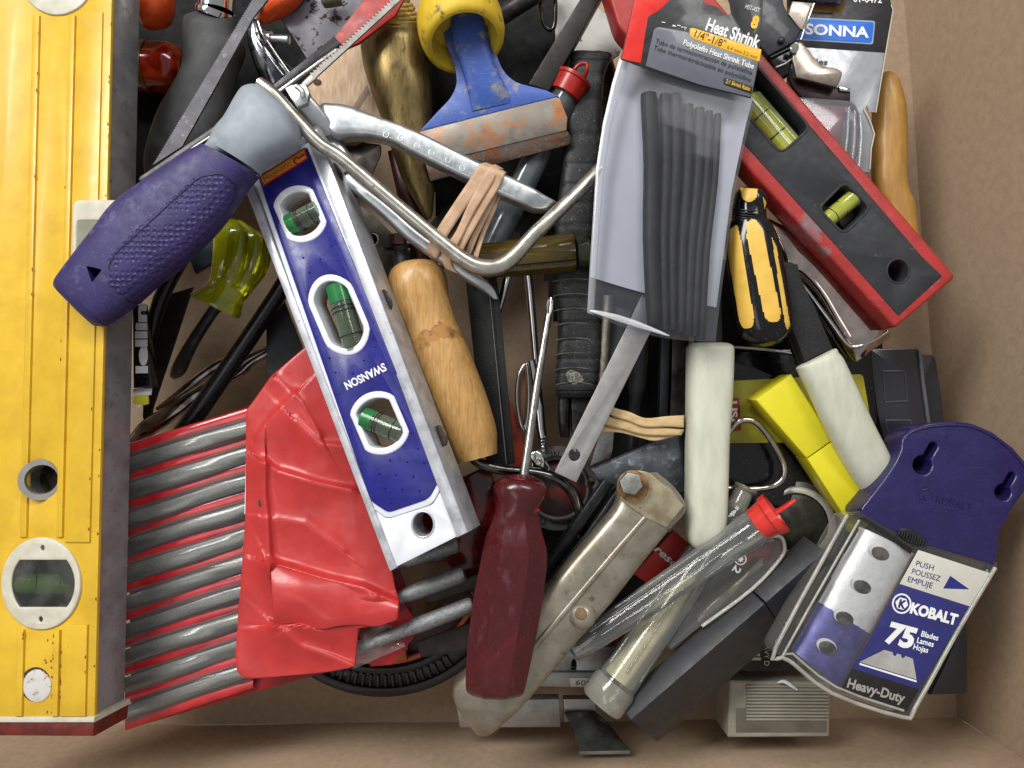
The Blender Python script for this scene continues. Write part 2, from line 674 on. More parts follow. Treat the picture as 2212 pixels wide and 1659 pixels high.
# round plumb vial
win = []
win = ell(92, 1261, 68, 76, 0, 12, -42, 42) + ell(92, 1261, 68, 76, 0, 12, 138, 222)
rg = mk('vial_ring', prismd(ell(87, 1261, 86, 100, n=48), lambda u, v: zl(u, v, .06), .12, .03, [win, ell(91, 1184, 4, 6, n=14), ell(87, 1338, 4, 6, n=14)], 2), CREAM, LY)
mk('vial_block', prismd(ell(87, 1261, 78, 90), lambda u, v: zl(u, v, -.55), .1, .02), M('vial_backing', '4a4840', .3, 0, '1e1a16', 2.6, lo=.42, hi=.55, spot=('8e8a7c', 2.2, .62, .7)), LY)
mk('vial', turnd((38, 1262, zl(38, 1262, -.25)), (165, 1262, zl(165, 1262, -.25)), [(0, 4), (.02, 22), (.98, 22), (1, 4)]), VIAL_G, LY)
for u in (78, 130):
    mk('vial_line', tubed([(u, 1262 + 23 * math.cos(R(a)), zl(u, 1262, -.25) + .25 * math.sin(R(a))) for a in range(0, 181, 20)], 1.2, 6), BLACK, LY)
mk('vial_end', turnd((64, 1262, zl(64, 1262, -.25)), (80, 1262, zl(80, 1262, -.25)), [(0, 3), (.1, 20), (1, 21)]), M('green_seal', '2a6a34', .2), LY)
mk('cone_reflection', turnd((84, 1262, zl(84, 1262, -.3)), (126, 1262, zl(126, 1262, -.3)), [(0, 5), (.1, 6), (1, 17)]), M('amber_reflection', '9a5a30', .3), LY)  # amber cone built to paint the orange reflection inside the vial
mk('vial_window', prismd(ell(87, 1261, 76, 88), lambda u, v: zl(u, v, .03), .03, .01), clear('scuffed_lens', 'eef0ea', .0, 'e8e8e0', .2, .06, var=.04, vs=2.2, gi=1.3), LY)
mk('vial_ring', prismd(ell(122, -68, 86, 100, n=48), lambda u, v: zl(u, v, .06), .12, .03, [ell(122, -68, 66, 60)], 2), CREAM, LY)
# hanging hole
mk('eyelet', turnd((89, 1036, zl(89, 1036, .06)), (116, 1034, zl(89, 1036, -.9)), [(.1, 44), (0, 43), (0, 31), (.03, 30), (.9, 29)], cap=False, rot=.1), M('grey_eyelet', '9a978f', .35, .3), LY)
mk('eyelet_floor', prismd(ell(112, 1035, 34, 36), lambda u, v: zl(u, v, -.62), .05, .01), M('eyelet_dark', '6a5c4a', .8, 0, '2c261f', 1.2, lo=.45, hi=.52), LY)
# plug and edge vial
mk('plug', prismd(ell(79, 1482, 31, 36), lambda u, v: zl(u, v, .03), .08, .025), M('stained_plug', 'cac5c0', .5, 0, 'beb8b2', 3, spot=('6a3a34', 7, .57, .64), det=9), LY)
mk('plug_gap', prismd(ell(77, 1479, 33, 38), lambda u, v: zl(u, v, .012), .02, .004), M('grime', '3a2c1a', .8), LY)
mk('edge_vial_frame', prismd([(156, 431, 18), (268, 431, 8), (262, 640, 8), (152, 640, 18)], lambda u, v: zl(u, v, .085), .5, .04, [[(166, 476, 8), (256, 476, 4), (252, 630, 4), (163, 630, 8)]], 2), CREAM, LY)
mk('edge_vial_block', prismd([(162, 470), (258, 470), (255, 634), (160, 634)], lambda u, v: zl(u, v, .062), .3, .01), clear('cloudy_acrylic', 'a8ac98', .72, '8e907c', .12, .2, var=.25), LY)
# grime by the plug (paint worn through to primer)
WORN = M('worn_primer', '7a4a2c', .8, 0, '5a2a22', 6)
wr = []
for i in range(90):
    a = random.gauss(0, 1)
    u, v = 112 + a * 9 + random.random() * 22, random.choice([1420, 1470, 1495, 1510]) + random.gauss(0, 34)
    if v < 1540 and math.hypot(u - 79, v - 1482) > 36:
        wr.append(prismd([(u + random.uniform(.6, 2.6) * math.cos(k), v + random.uniform(.8, 5) * math.sin(k)) for k in (0, 1, 2, 3, 4, 5)], lambda x, y: zl(x, y, .012 if uR(y) + -157 < x or x < uR(y) - 172 else .078), .006, .001))
for i in range(60):
    v = random.uniform(10, 1540); o_ = random.choice([-1, -3, -22, -79, -92, -158, -172])
    u = uR(v) + o_
    wr.append(prismd([(u + random.uniform(.6, 2) * math.cos(k), v + random.uniform(1, 6) * math.sin(k)) for k in (0, 1.2, 2.4, 3.6, 4.8)], lambda x, y: zl(x, y, .075 if o_ in (-92, -158) else .054 if -75 < o_ < -20 else .006), .006, .001))
ob = mk('paint_chips', wr, WORN, LY, 0)
ob['kind'] = 'stuff'

# ================================================================ blue torpedo level
BLUE = M('navy_plastic', '20207a', .32, 0, '1c1c6a', 2, bump=.02, bs=30, dust=.1, scr=.04)
LALU = M('satin_aluminium', 'c8c9ce', .36, .35, 'a2a3a8', 2.5, spot=('7f7f84', 12, .62, .7))
WHP = M('white_enamel', 'e2e4ea', .28, 0, 'd8dae0', 2, coat=.3)
VGT = clear('green_tube', 'd0dccb', .06, 'c0d0b8', .05, .4)
VGC = M('green_cap', '2f8a4a', .2, 0, '22703a', 2, tr=.3)
TL = thing('torpedo_level', 'navy blue and white torpedo level with three green vials on the red pouch', 'spirit level', (770, 740, -.3))
def zt(u, v, d=0):
    dx, dy = u - 770, v - 740
    return .62 + .25 * (dx * .917 - dy * .398) / 100 + .06 * (dx * .398 + dy * .917) / 100 + d
def ax(s, t, u0=770, v0=740):
    """s along the level, t across it, in photo pixels"""
    return (u0 + s * .393 + t * .92, v0 + s * .92 - t * .393)
def win1(cu, cv, ra, rb, cut):
    out = []
    for k in range(40):
        a = 2 * math.pi * k / 40
        s, t = ra * math.cos(a), max(-cut, min(cut, rb * math.sin(a)))
        out.append(ax(s, t, cu, cv))
    return out
ws = [(647, 462, 63, 60, 47), (731, 680, 92, 62, 52), (819, 914, 70, 66, 52)]
wi = [win1(a, b, c - 16, d - 12, e - 13) for a, b, c, d, e in ws]
wo = [win1(*q) for q in ws]
hole = ell(913, 1133, 23, 27)
body = [(503, 340), (684, 278), (1010, 1150), (842, 1234)]
mk('web', prismd([(517, 344), (676, 284), (1000, 1150), (850, 1226)], lambda u, v: zt(u, v, -.13), .62, .02, wi + [hole]), LALU, TL)
def band(t0, t1, b0, b1):
    """strip between two lines parallel to the level edges: t from left(0) to right(1)"""
    A, B, C, D = body[0], body[1], body[2], body[3]
    f = lambda p, q, t: (lp(p[0], q[0], t), lp(p[1], q[1], t))
    return [f(A, B, t0), f(A, B, t1), f(D, C, b1), f(D, C, b0)]
mk('left_rail', prismd(band(0, .085, 0, .085), zt, .9, .02), LALU, TL)
mk('right_rail', prismd(band(.86, 1, .86, 1), zt, .9, .02), LALU, TL)
blue = [(555, 380), (663, 318), (941, 1008, 10), (949, 1036, 12), (926, 1078, 14), (838, 1108, 10), (800, 1083, 12)]
wplate = [(545, 380), (668, 306), (950, 1004, 12), (960, 1038, 14), (934, 1090, 16), (836, 1121, 12), (790, 1088, 14)]
mk('white_surround', prismd(wplate, lambda u, v: zt(u, v, -.03), .1, .03, wi), WHP, TL)
dots = []
for i in range(-9, 13):
    for j in (-2, -1, 0, 1, 2):
        s, t = i * 34 + (17 if j % 2 else 0), j * 33
        p = ax(s + 8, t)
        if abs(i * 34 - 95) < 30 or not inpoly([(570, 400), (655, 350), (930, 1008), (922, 1066), (842, 1094), (812, 1078)])(p[0], p[1], 1):
            continue
        if any(inpoly(win1(a, b, c + 12, d + 12, e + 14))(p[0], p[1], 1) for a, b, c, d, e in ws):
            continue
        c = P(p[0], p[1], zt(*p))
        V = [c + Vector((0, 0, .03))] + [c + Vector((.032 * math.cos(k * 1.047), .032 * math.sin(k * 1.047), -.002)) for k in range(6)]
        dots.append((V, [(0, 1 + k, 1 + (k + 1) % 6) for k in range(6)]))
bo = [win1(a, b, c - 3, d - 2, e - 2) for a, b, c, d, e in ws]
mk('face_plate', [prismd(blue, zt, .09, .02, bo)] + dots, BLUE, TL)
for a, b, c in zip(ws, wo, wi):
    mk('vial_bezel', prismd(b, lambda u, v: zt(u, v, .03), .5, .035, [c], 2), WHP, TL)
def lvial(name, a, b, r, d):
    za, zb = zt(a[0], a[1], d), zt(b[0], b[1], d)
    A, B = (a[0], a[1], za), (b[0], b[1], zb)
    f = lambda t: (lp(A[0], B[0], t), lp(A[1], B[1], t), lp(za, zb, t))
    v = mk('vial', turnd(A, B, [(0, r * .5), (.04, r), (.96, r), (1, r * .5)]), VGT, TL)
    mk('vial_cap', turnd(A, f(.28), [(0, r * .6), (.15, r * 1.03), (1, r * 1.03)]), VGC, v)
    mk('fluid', turnd(f(.25), f(.9), [(0, r * .8), (.05, r * .86), (.95, r * .86), (1, r * .5)]), clear('green_fluid_pale', 'b4c8a0', .14, '7f9c6a', .08, .3), v)
    for t in (.34, .4, .74):
        mk('ring_mark', turnd(f(t), f(t + .012), [(0, r * 1.02), (0, r * 1.06), (1, r * 1.06), (1, r * 1.02)]), BLACK, v)
lvial('v', (623, 488), (694, 452), 23, -.12)
lvial('v', (727, 612), (770, 764), 25, -.22)
lvial('v', (783, 900), (874, 938), 23, -.14)
mk('end_plate', prismd([(790, 1088), (836, 1121, 8), (934, 1090, 8), (960, 1045), (975, 1060), (1008, 1149), (842, 1232)], lambda u, v: zt(u, v, -.05), .12, .03, [hole]), WHP, TL)
mk('hole_liner', prismd(ell(913, 1133, 26, 30), lambda u, v: zt(u, v, -.02), .1, .02, [ell(913, 1133, 22, 26)]), LALU, TL)
# sticker and lettering
ORG = M('orange_print', 'f2b03c', .45); RED = M('red_print', 'd01c1c', .5)
stk = mk('sticker', prismd([(561, 381), (658, 318), (665, 343), (569, 402)], lambda u, v: zt(u, v, .012), .014, .002), RED, TL)
mk('sticker_field', prismd([(564, 383), (656, 323), (661, 341), (571, 397)], lambda u, v: zt(u, v, .018), .008, .001), ORG, stk)
mk('lettering', textd('Magnetic', 573, 394, 13, -32.5, lambda u, v: zt(u, v, .014), 70, .0), RED, stk)
mk('pictogram', [prismd(ell(642, 347, 9, 9, a0=60, a1=330, n=12) + ell(642, 347, 5, 5, a0=330, a1=60, n=12), lambda u, v: zt(u, v, .026), .006, .001), prismd(rect(653, 336, 5, 12, 60), lambda u, v: zt(u, v, .026), .006, .001)], RED, stk)
mk('lettering', textd('SWANSON', 829, 784, 17, 153.5, zt, 97, .03), WHITEP, TL)
# magnets in the side rail
for (u, v, rr) in ((731, 373, 1), (838, 647, 1), (957, 940, 1)):
    mk('magnet', turnd((u - 6, v + 2, zt(u - 12, v, -.36)), (u - 2.5, v + .8, zt(u - 12, v, -.38)), [(0, 5), (0, 24), (1, 24), (1, 21), (1.02, 20)]), M('rusty_magnet', '6f6258', .5, .6, '54483e', 5), TL)

# ================================================================ junior hacksaw, purple and grey grip
PUR = M('purple_rubber', '30275e', .52, 0, '282050', 2, bump=.06, bs=22, dust=.3, spot=('5c567e', 3, .56, .75), det=9, scr=.08)
PURH = M('purple_honeycomb', '2f265c', .52, 0, '271f4e', 2, hexa=9, dust=.2)
GREYG = M('grey_grip', '8f979f', .5, 0, '828a92', 2, bump=.04, bs=20)
HS = thing('junior_hacksaw', 'junior hacksaw with purple and grey grip and bent silver rod frame', 'hacksaw', (380, 450, .6))
gs = [(117, 618, 204, 704, .72, .12), (121, 610, 213, 704, .74, .3), (132, 594, 232, 700, .76, .4), (167, 550, 280, 666, .8, .47), (210, 495, 336, 618, .85, .5), (253, 440, 393, 573, .9, .5), (330, 383, 473, 493, .98, .48), (400, 337, 528, 414, 1.05, .46), (440, 318, 556, 380, 1.1, .45)]
g = mk('grip', loftd(gs, 2.6, 40, 10), PUR, HS, 50, mats=[PURH, M('purple_dark', '1a1240', .6)])
pan = rc([(235, 573, 8), (249, 548), (430, 382, 14), (480, 374, 14), (514, 405, 12), (500, 440), (318, 655, 10), (280, 655, 10), (236, 618, 8)])
facemat(g, 1, inpoly(pan))
hh = prismd(rc([(166, 566, 4), (203, 575, 6), (177, 604, 6)]), 1.6, 1.1, .02)
cut = mk('cutter', hh, BLACK, HS, 0)
md = g.modifiers.new('hang_hole', 'BOOLEAN'); md.operation = 'DIFFERENCE'; md.object = cut; md.solver = 'EXACT'
bpy.context.view_layer.update()
dg = bpy.context.evaluated_depsgraph_get()
nm = bpy.data.meshes.new_from_object(g.evaluated_get(dg), depsgraph=dg)
g.modifiers.clear(); g.data = nm; nm.name = 'grip'
bpy.data.objects.remove(cut)
dp = draper(g)
def drape_line(dp, pts, r_, d, n=6):
    out = []
    for (a, b), (c, e) in zip(pts, pts[1:]):
        for k in range(n):
            q = dp(lp(a, c, k / n), lp(b, e, k / n), d)
            if q: out.append(q)
    q = dp(*pts[-1], d)
    return tubed(out + ([q] if q else []), r_, 6)
mk('panel_seam', drape_line(dp, [p[:2] for p in pan[:-6]], 2.2, -.004), M('purple_dark', '1a1240', .6), HS, 50)
mk('end_seam', drape_line(dp, [(127, 605), (150, 632), (185, 668), (222, 700)], 1.8, -.004), M('purple_dark', '1a1240', .6), HS, 50)
gg = [(452, 312, 560, 376, 1.1, .44), (470, 280, 565, 366, 1.12, .5), (490, 255, 580, 352, 1.14, .5), (520, 202, 640, 322, 1.14, .52), (538, 190, 649, 300, 1.14, .5), (556, 188, 646, 272, 1.12, .42), (568, 192, 636, 255, 1.1, .3), (577, 197, 626, 242, 1.1, .1)]
mk('grip_head', loftd(gg, 2.4, 40, 8), GREYG, HS, 50)
mk('grip_tongue', loftd([(428, 330, 440, 348, 1.2, .1), (440, 318, 470, 342, 1.27, .17), (452, 306, 510, 330, 1.3, .24), (470, 285, 545, 330, 1.3, .27), (500, 262, 570, 345, 1.28, .33)], 2.2, 24, 6), GREYG, HS, 50)
rod = [(560, 178, 1.15), (590, 202, 1.15), (640, 258, 1.05), (690, 310, .95), (740, 343, .84), (845, 432, .62), (954, 523, .42), (1005, 562, .34), (1040, 577, .31), (1078, 575, .3), (1112, 552, .3), (1150, 510, .3), (1200, 462, .24), (1290, 372, .02), (1400, 255, -.25), (1450, 190, -.35)]
mk('rod_frame', tubed(rod, [13, 14.5, 15, 15, 15, 15.5, 16, 17.5, 19, 19, 17.5, 16.5, 15.5, 15, 15, 15], 18, 5), NICKEL, HS, 60)
mk('blade_holder', [prismd([(615, 190), (628, 182), (660, 180), (668, 200), (664, 222), (640, 232)], .75, .3, .04), loftd([(640, 230, 668, 205, .55, .12), (655, 255, 690, 228, .45, .14), (680, 285, 715, 262, .3, .14), (697, 300, 724, 292, .2, .1)], 4, 16, 4)], ZINC, HS, 40)
mk('holder_pin', tubed([(640, 186, .95), (652, 196, .98), (655, 210, .95)], 6, 12, 3), ZINC, HS, 50)
def teeth(a, b, w, z, t, n, dep, side):
    """toothed strip from a to b (px), width w"""
    a, b = np.array(a, float), np.array(b, float)
    d = (b - a) / np.linalg.norm(b - a); q = np.array((-d[1], d[0])) * side
    pts = [tuple(a + q * w), tuple(b + q * w)]
    for i in range(n, 0, -1):
        p1 = a + (b - a) * (i / n)
        p2 = a + (b - a) * ((i - .85) / n)
        pts += [tuple(p1), tuple(p2 - q * dep)]
    return prismd(pts + [tuple(a)], z, t, .001)
mk('saw_blade', teeth((673, 163), (863, -11), 9, lambda u, v: .7 - (u - 660) / 700, .07, 30, 7, 1), M('saw_steel', 'a09c96', .45, .6, '85827e', 3), HS, 0)
mk('blade_tang', prismd([(655, 192), (648, 184), (672, 160), (684, 168)], .7, .07, .01), M('saw_steel', 'b5b2ac'), HS)

# spare blade: black bar then red painted length
SB = thing('saw_blade', 'long black hacksaw blade with a red painted end behind the purple grip', 'saw blade', (590, 190, -.2))
mk('blade_back', prismd([(298, 388), (303, 380), (560, 205), (722, 78), (735, 92), (728, 103), (570, 222), (310, 394)], lambda u, v: .35 - (u - 300) / 2200, .12, .02), M('blade_black', '1c1b1e', .35, .3, '2a292b', 3, dust=.2), SB)
mk('blade_edge', prismd([(303, 391), (570, 225), (730, 107), (724, 104), (566, 219)], lambda u, v: .40 - (u - 300) / 2200, .05, .01), STEEL, SB)
mk('red_length', prismd([(723, 80), (805, -25), (885, -25), (852, 34), (775, 92), (738, 108)], .0, .1, .01), M('red_paint', 'a8241c', .42, 0, '7c1814', 3, spot=('c8463a', 5, .6, .7)), SB)

# grey compass-saw blade
GB = M('grey_blade', '57565a', .45, .4, '4a494c', 2, spot=('84807e', 7, .58, .7), bump=.04, bs=30)
a, b = np.array((330, 354.)), np.array((560, -28.))
pts = [(393, 316), (455, 206), (548, 36), (600, -28)]
n = 74
for i in range(n, 0, -1):
    p1 = a + (b - a) * (i / n); p2 = a + (b - a) * ((i - .8) / n)
    pts += [tuple(p1 + np.array((2.2, 1.4))), tuple(p2)]
pts.append((331, 356))
mk('compass_saw_blade', prismd(pts, lambda u, v: .1 - (u - 330) / 900, .07, .001), GB, None, 0, 'grey toothed compass saw blade lying over the black rubber handle', 'saw blade')

# black rubber handled tool with chrome collar
RH = thing('rubber_handled_tool', 'grey black rubber handle with chrome collar under the toothed blade', 'tool', (460, 200, -2.2))
mk('grip', loftd([(412, 36, 508, 40, -1.45, .3), (400, 44, 512, 52, -1.45, .38), (397, 60, 513, 66, -1.45, .44), (397, 82, 518, 86, -1.5, .5), (400, 117, 528, 108, -1.5, .52), (394, 158, 511, 152, -1.5, .5), (371, 200, 501, 200, -1.55, .5), (346, 242, 497, 240, -1.6, .5), (325, 300, 482, 300, -1.65, .5), (314, 350, 452, 350, -1.7, .45), (318, 400, 420, 400, -1.7, .3)], 2.4, 28, 5), RUBBER, RH, 50)
mk('collar', turnd((467, 22, -1.35), (464, 36, -1.4), [(0, 30), (0, 41), (.4, 43), (1, 43), (1, 30)], 32), CHROME, RH, 40)
mk('shank', turnd((472, -70, -1.2), (467, 24, -1.35), [(0, 39), (1, 39)], 32), CHROME, RH, 50)

# orange and red handles at top left
ORA = M('orange_plastic', 'd8521a', .35, 0, 'b83e12', 2)
mk('orange_tool', loftd([(300, -60, 372, -50, -1.2, .4), (300, -20, 373, -10, -1.2, .45), (303, 20, 371, 15, -1.25, .45), (306, 45, 362, 40, -1.3, .4), (310, 58, 345, 53, -1.3, .2)], 2.6, 24, 4), ORA, None, 50, 'bright orange tool end at top beside the yellow level', 'tool')
REDT = M('red_acetate', '8a1a0c', .14, 0, 'c03c12', 1.6, tr=.45, coat=.3, lo=.45, hi=.55)
RS = thing('red_screwdriver', 'red and amber clear handle tucked beside the yellow level', 'screwdriver', (350, 140, -3.2))
mk('handle', turnd((255, 140, -2.3), (402, 148, -2.3), [(0, 50), (.5, 55), (.78, 54), (.9, 45), (.97, 36), (1, 20)], 32, flute=lambda t, s: 1 - .05 * (math.cos(t * 6) > .6) * (s < .8)), REDT, RS, 40)
mk('collar_band', turnd((318, 144, -2.3), (328, 144.5, -2.3), [(0, 30), (0, 56.5), (1, 56.5), (1, 30)], 32), M('amber_band', '7a4a1c', .3, 0, tr=.3), RS, 40)
mk('orange_lever', loftd([(556, 46, 582, 47, -.9, .1), (562, 30, 604, 32, -.85, .25), (572, 5, 640, 8, -.8, .3), (585, -40, 665, -25, -.8, .3)], 3, 20, 4), M('orange_bright', 'e8581c', .38, 0, 'd24a14', 2), None, 50, 'bright orange plastic lever at top beside the chrome snips', 'handle')

# chrome snips with a bolt
CS = thing('chrome_snips', 'chrome snip jaw with a cross bolt behind the grey grip head', 'snips', (580, 120, -1.8))
mk('jaw', loftd([(536, 40, 560, 36, -1.2, .15), (535, 70, 570, 62, -1.2, .22), (538, 100, 583, 92, -1.25, .28), (548, 135, 604, 122, -1.3, .3), (560, 165, 628, 145, -1.35, .3), (578, 198, 645, 165, -1.4, .25)], 2.2, 24, 5), M('dark_chrome', '8c9092', .16, 1, '4c5054', 2, lo=.45, hi=.55), CS, 50)
mk('rib', [tubed([(556, 38, -.9), (566, 70, -.9), (590, 108, -.95), (612, 140, -.98), (630, 165, -1)], 3.4, 10, 4), tubed([(549, 72, -.95), (565, 100, -.95), (590, 135, -.98), (612, 163, -1)], 2.6, 10, 4)], CHROME, CS, 50)
mk('bolt', turnd((570, 84, -1.2), (626, 86, -1.15), [(0, 16), (.3, 16), (.3, 10), (.97, 10), (1, 7)], 18), ZINC, CS, 40)
mk('bolt_boss', turnd((575, 66, -1.3), (582, 104, -1.3), [(0, 8), (.2, 17), (.8, 17), (1, 8)], 18), M('dark_chrome', '8c9092'), CS, 50)
mk('edge_wire', tubed([(552, 40, -.7), (560, 20, -.6), (578, -14, -.5)], 4, 10, 3), M('white_plastic', 'dfe2e4'), CS)

# stained grey plate, olive strap
mk('steel_plate', prismd([(606, 38), (650, -25), (810, -25), (800, 40), (738, 88), (664, 128)], lambda u, v: -1.0 - (u - 600) / 900, .14, .02), M('stained_plate', '67656a', .5, .6, '7b797e', 2, spot=('261a1c', 4, .54, .6), det=10, bump=.05), None, 30, 'flat grey steel plate with dark stains behind the red blade', 'steel plate')
mk('strap_end', loftd([(690, -14, 730, -20, -.75, .12), (694, 6, 738, 0, -.75, .14), (700, 16, 740, 10, -.8, .06)], 4, 16, 3), M('olive_web', '6a6450', .9, 0, '4c4838', 8, bump=.4, bs=40), None, 40, 'short end of olive webbing at the top beside the red blade', 'strap')

# wood block, dark trowel edge
WOODP = M('pale_beech', 'c4a98c', .7, 0, 'a98e72', 2.2, st=(6, 1, 1), bump=.12, bs=10, spot=('8e7660', 10, .62, .72))
wbk = thing('wooden_block', 'pale beech wood block between the red blade and the brass bob', 'wood block', (740, 210, -1.8))
mk('block', prismd([(650, 178), (700, 130), (780, 92), (790, 115), (828, 262), (760, 300), (690, 300)], -1.1, .5, .05), WOODP, wbk, 30)
mk('peg_hole', prismd(ell(686, 178, 9, 7), -1.093, .012, .002), M('hole_dark', '4a3a2c', .9), wbk)
mk('dark_stripe', prismd([(793, 182), (799, 200), (772, 240), (757, 238)], -1.095, .008, .001), M('stripe_tone', '8f7c6c', .8), wbk)  # darker stripe across the block top
mk('trowel_blade', prismd([(735, 300), (824, 312, 6), (822, 335), (800, 385), (788, 400), (735, 370)], -1.55, .07, .02), M('old_blade', '55504b', .4, .8, '3a3633', 3), None, 30, 'dark steel trowel corner below the pale wood block', 'trowel')

# brass plumb bob with cord
BRASS = M('aged_brass', '827048', .38, .9, '6a5c3c', 2.4, st=(2.5, .7, 1), spot=('40361e', 3, .56, .72), rv=.12, bump=.05, det=9)
PB = thing('plumb_bob', 'large aged brass plumb bob with yellow cord wound at its neck', 'plumb bob', (890, 300, -1.6))
mk('bob', loftd([(802, 55, 880, 50, -.95, .3), (783, 68, 915, 66, -.95, .5), (780, 85, 927, 83, -.95, .55), (780, 108, 930, 104, -.95, .6), (787, 150, 931, 142, -.98, .6), (805, 205, 933, 196, -1.0, .56), (825, 260, 934, 250, -1.05, .48), (848, 330, 936, 320, -1.1, .38), (868, 385, 938, 376, -1.15, .3), (890, 425, 938, 418, -1.2, .22), (912, 462, 935, 458, -1.25, .1), (922, 474, 930, 473, -1.25, .02)], 2, 36, 5), BRASS, PB, 60)
CORD = M('yellow_cord', 'b39a52', .8, 0, '7f6a34', 9, bump=.4, bs=30)
for i in range(6):
    y = 6 + i * 9.5 - (i % 2) * 3
    w_ = 46 + i * 3
    mk('cord_turn', tubed([(842 + 1.2 * i - w_ * math.cos(R(a)), y + 10 * math.sin(R(a)) * (1 if i % 2 else .6) + (a - 90) * .06, -.95 + .5 * math.sin(R(a))) for a in range(0, 181, 20)], 5.5, 10, 2), CORD, PB, 60)
mk('neck', turnd((838, -60, -.95), (846, 60, -.95), [(0, 44), (1, 46)], 24), M('cord_core', '8a7440', .8, 0, '60502a', 6, bump=.4, bs=20), PB, 50)

# blue brick bolster with yellow hand guard
GUARD = M('yellow_guard', 'd9b832', .55, 0, 'c8a526', 2, spot=('6a5a30', 2.6, .58, .68), bump=.05, det=10)
BLP = M('blue_paint', '3b5aa6', .45, 0, '34509a', 1.6, spot=('8a8782', 2.4, .56, .68), bump=.06, det=10, scr=.3, dust=.35)
RUST = M('worn_steel', '77716a', .48, .55, '8a8074', 2.5, spot=('a0683e', 1.3, .52, .64), bump=.1, bs=26, det=10, scr=.25)
BO = thing('bolster_chisel', 'blue brick bolster with yellow hand guard and rusty wide edge', 'chisel', (1040, 200, -1.2))
mk('hand_guard', turnd((962, -75, -1.15), (1004, 92, -.1), [(0, 58), (.3, 60), (.52, 66), (.6, 84), (.68, 92), (.78, 95), (.9, 93), (.97, 88), (1, 80), (1.0, 72), (.95, 66), (.8, 60), (.72, 10)], 40), GUARD, BO, 50)
bz = lambda u, v, d=0: -.45 - (v - 60) / 1100 + d
bl_ = [(958, 70), (965, 48), (1052, 48), (1066, 100), (1086, 152, 30), (1112, 177, 20), (1180, 194), (1208, 208), (1106, 233), (906, 284), (944, 241, 20), (973, 212, 14), (987, 182, 14), (984, 150, 12), (966, 100)]
mk('painted_blade', prismd(bl_, bz, .16, .03), BLP, BO, 30)
mk('neck_ridge', loftd([(972, 40, 1046, 40, -.38, .22), (980, 100, 1056, 98, -.42, .22), (1000, 160, 1075, 155, -.5, .18), (1012, 205, 1095, 195, -.55, .12), (1020, 240, 1104, 222, -.6, .02)], 3, 20, 4), BLP, BO, 40)
mk('steel_edge', prismd([(906, 284), (1106, 233), (1208, 208, 10), (1226, 254), (1224, 281), (1020, 331), (918, 352)], bz, .15, .02), RUST, BO, 30)
mk('bevel', prismd([(918, 352), (1020, 331), (1224, 281), (1234, 295, 3), (1232, 312, 3), (930, 392)], lambda u, v: bz(u, v, -.02) - .004 * max(0, (v + .255 * (u - 1020) - 331)), .1, .015), M('ground_steel', '93887e', .34, .9, '7a6f66', 4, st=(4, 4, 1), spot=('b0663a', 1.8, .5, .6), bump=.1, bs=30), BO, 30)

# zinc folding pliers, held by rubber bands
PL = thing('pliers', 'zinc plated pliers with stamped channel handles bound by rubber bands', 'pliers', (900, 400, -.5))
h1 = [(686, 236, 694, 268, .12, .1), (700, 228, 708, 288, .12, .22), (722, 229, 728, 303, .12, .26), (753, 233, 768, 302, .1, .26), (806, 253, 808, 304, .08, .26), (863, 273, 852, 316, .06, .26), (920, 297, 903, 343, .05, .26), (1020, 347, 1000, 390, .02, .26), (1100, 385, 1080, 428, 0, .26), (1150, 409, 1128, 448, 0, .26), (1176, 424, 1152, 458, -.02, .2), (1196, 434, 1178, 458, -.05, .13), (1206, 440, 1194, 454, -.08, .05)]
mk('handle', loftd(h1, 4.2, 32, 5), ZINC, PL, 45)
mk('open_end', prismd(ell(1180, 443, 26, 9, 8, n=24), lambda u, v: .1 - (u - 1150) / 380, .04, .01), M('dark_inside', '3a3c3c', .3, 1), PL)
h2 = [(752, 372, 742, 396, -.1, .1), (800, 412, 768, 422, -.12, .2), (850, 452, 818, 463, -.14, .22), (905, 500, 880, 520, -.16, .22), (960, 540, 930, 556, -.18, .22), (1010, 576, 985, 594, -.2, .22), (1048, 604, 1028, 620, -.22, .18), (1068, 625, 1050, 634, -.24, .1), (1076, 646, 1066, 646, -.26, .03)]
mk('handle', loftd(h2, 3.2, 28, 5), ZINC, PL, 45)
mk('jaw', loftd([(690, 300, 716, 288, -.05, .15), (705, 330, 740, 310, -.05, .18), (735, 385, 775, 358, -.08, .16)], 3, 18, 4), ZINC, PL, 45)
st_ = []
for t in [.2, .27, .35, .42, .5, .57, .65, .72, .86]:
    u, v = lp(745, 1190, t), 0
    k = min(range(len(h1)), key=lambda i: abs(h1[i][0] - u))
    v = lp(h1[k][1], h1[k][3], .5) + (u - (h1[k][0] + h1[k][2]) / 2) * .46
    st_.append(prismd(ell(u, v, 6.5, 6.5, n=18), .08 + .26 - (u - 700) / 3600 * 1.0 + .03, .02, .004, [ell(u, v, 5, 5, n=18)]))
for k, s in enumerate(st_):
    mk('stamped_ring', s, ZINC, PL, 30)
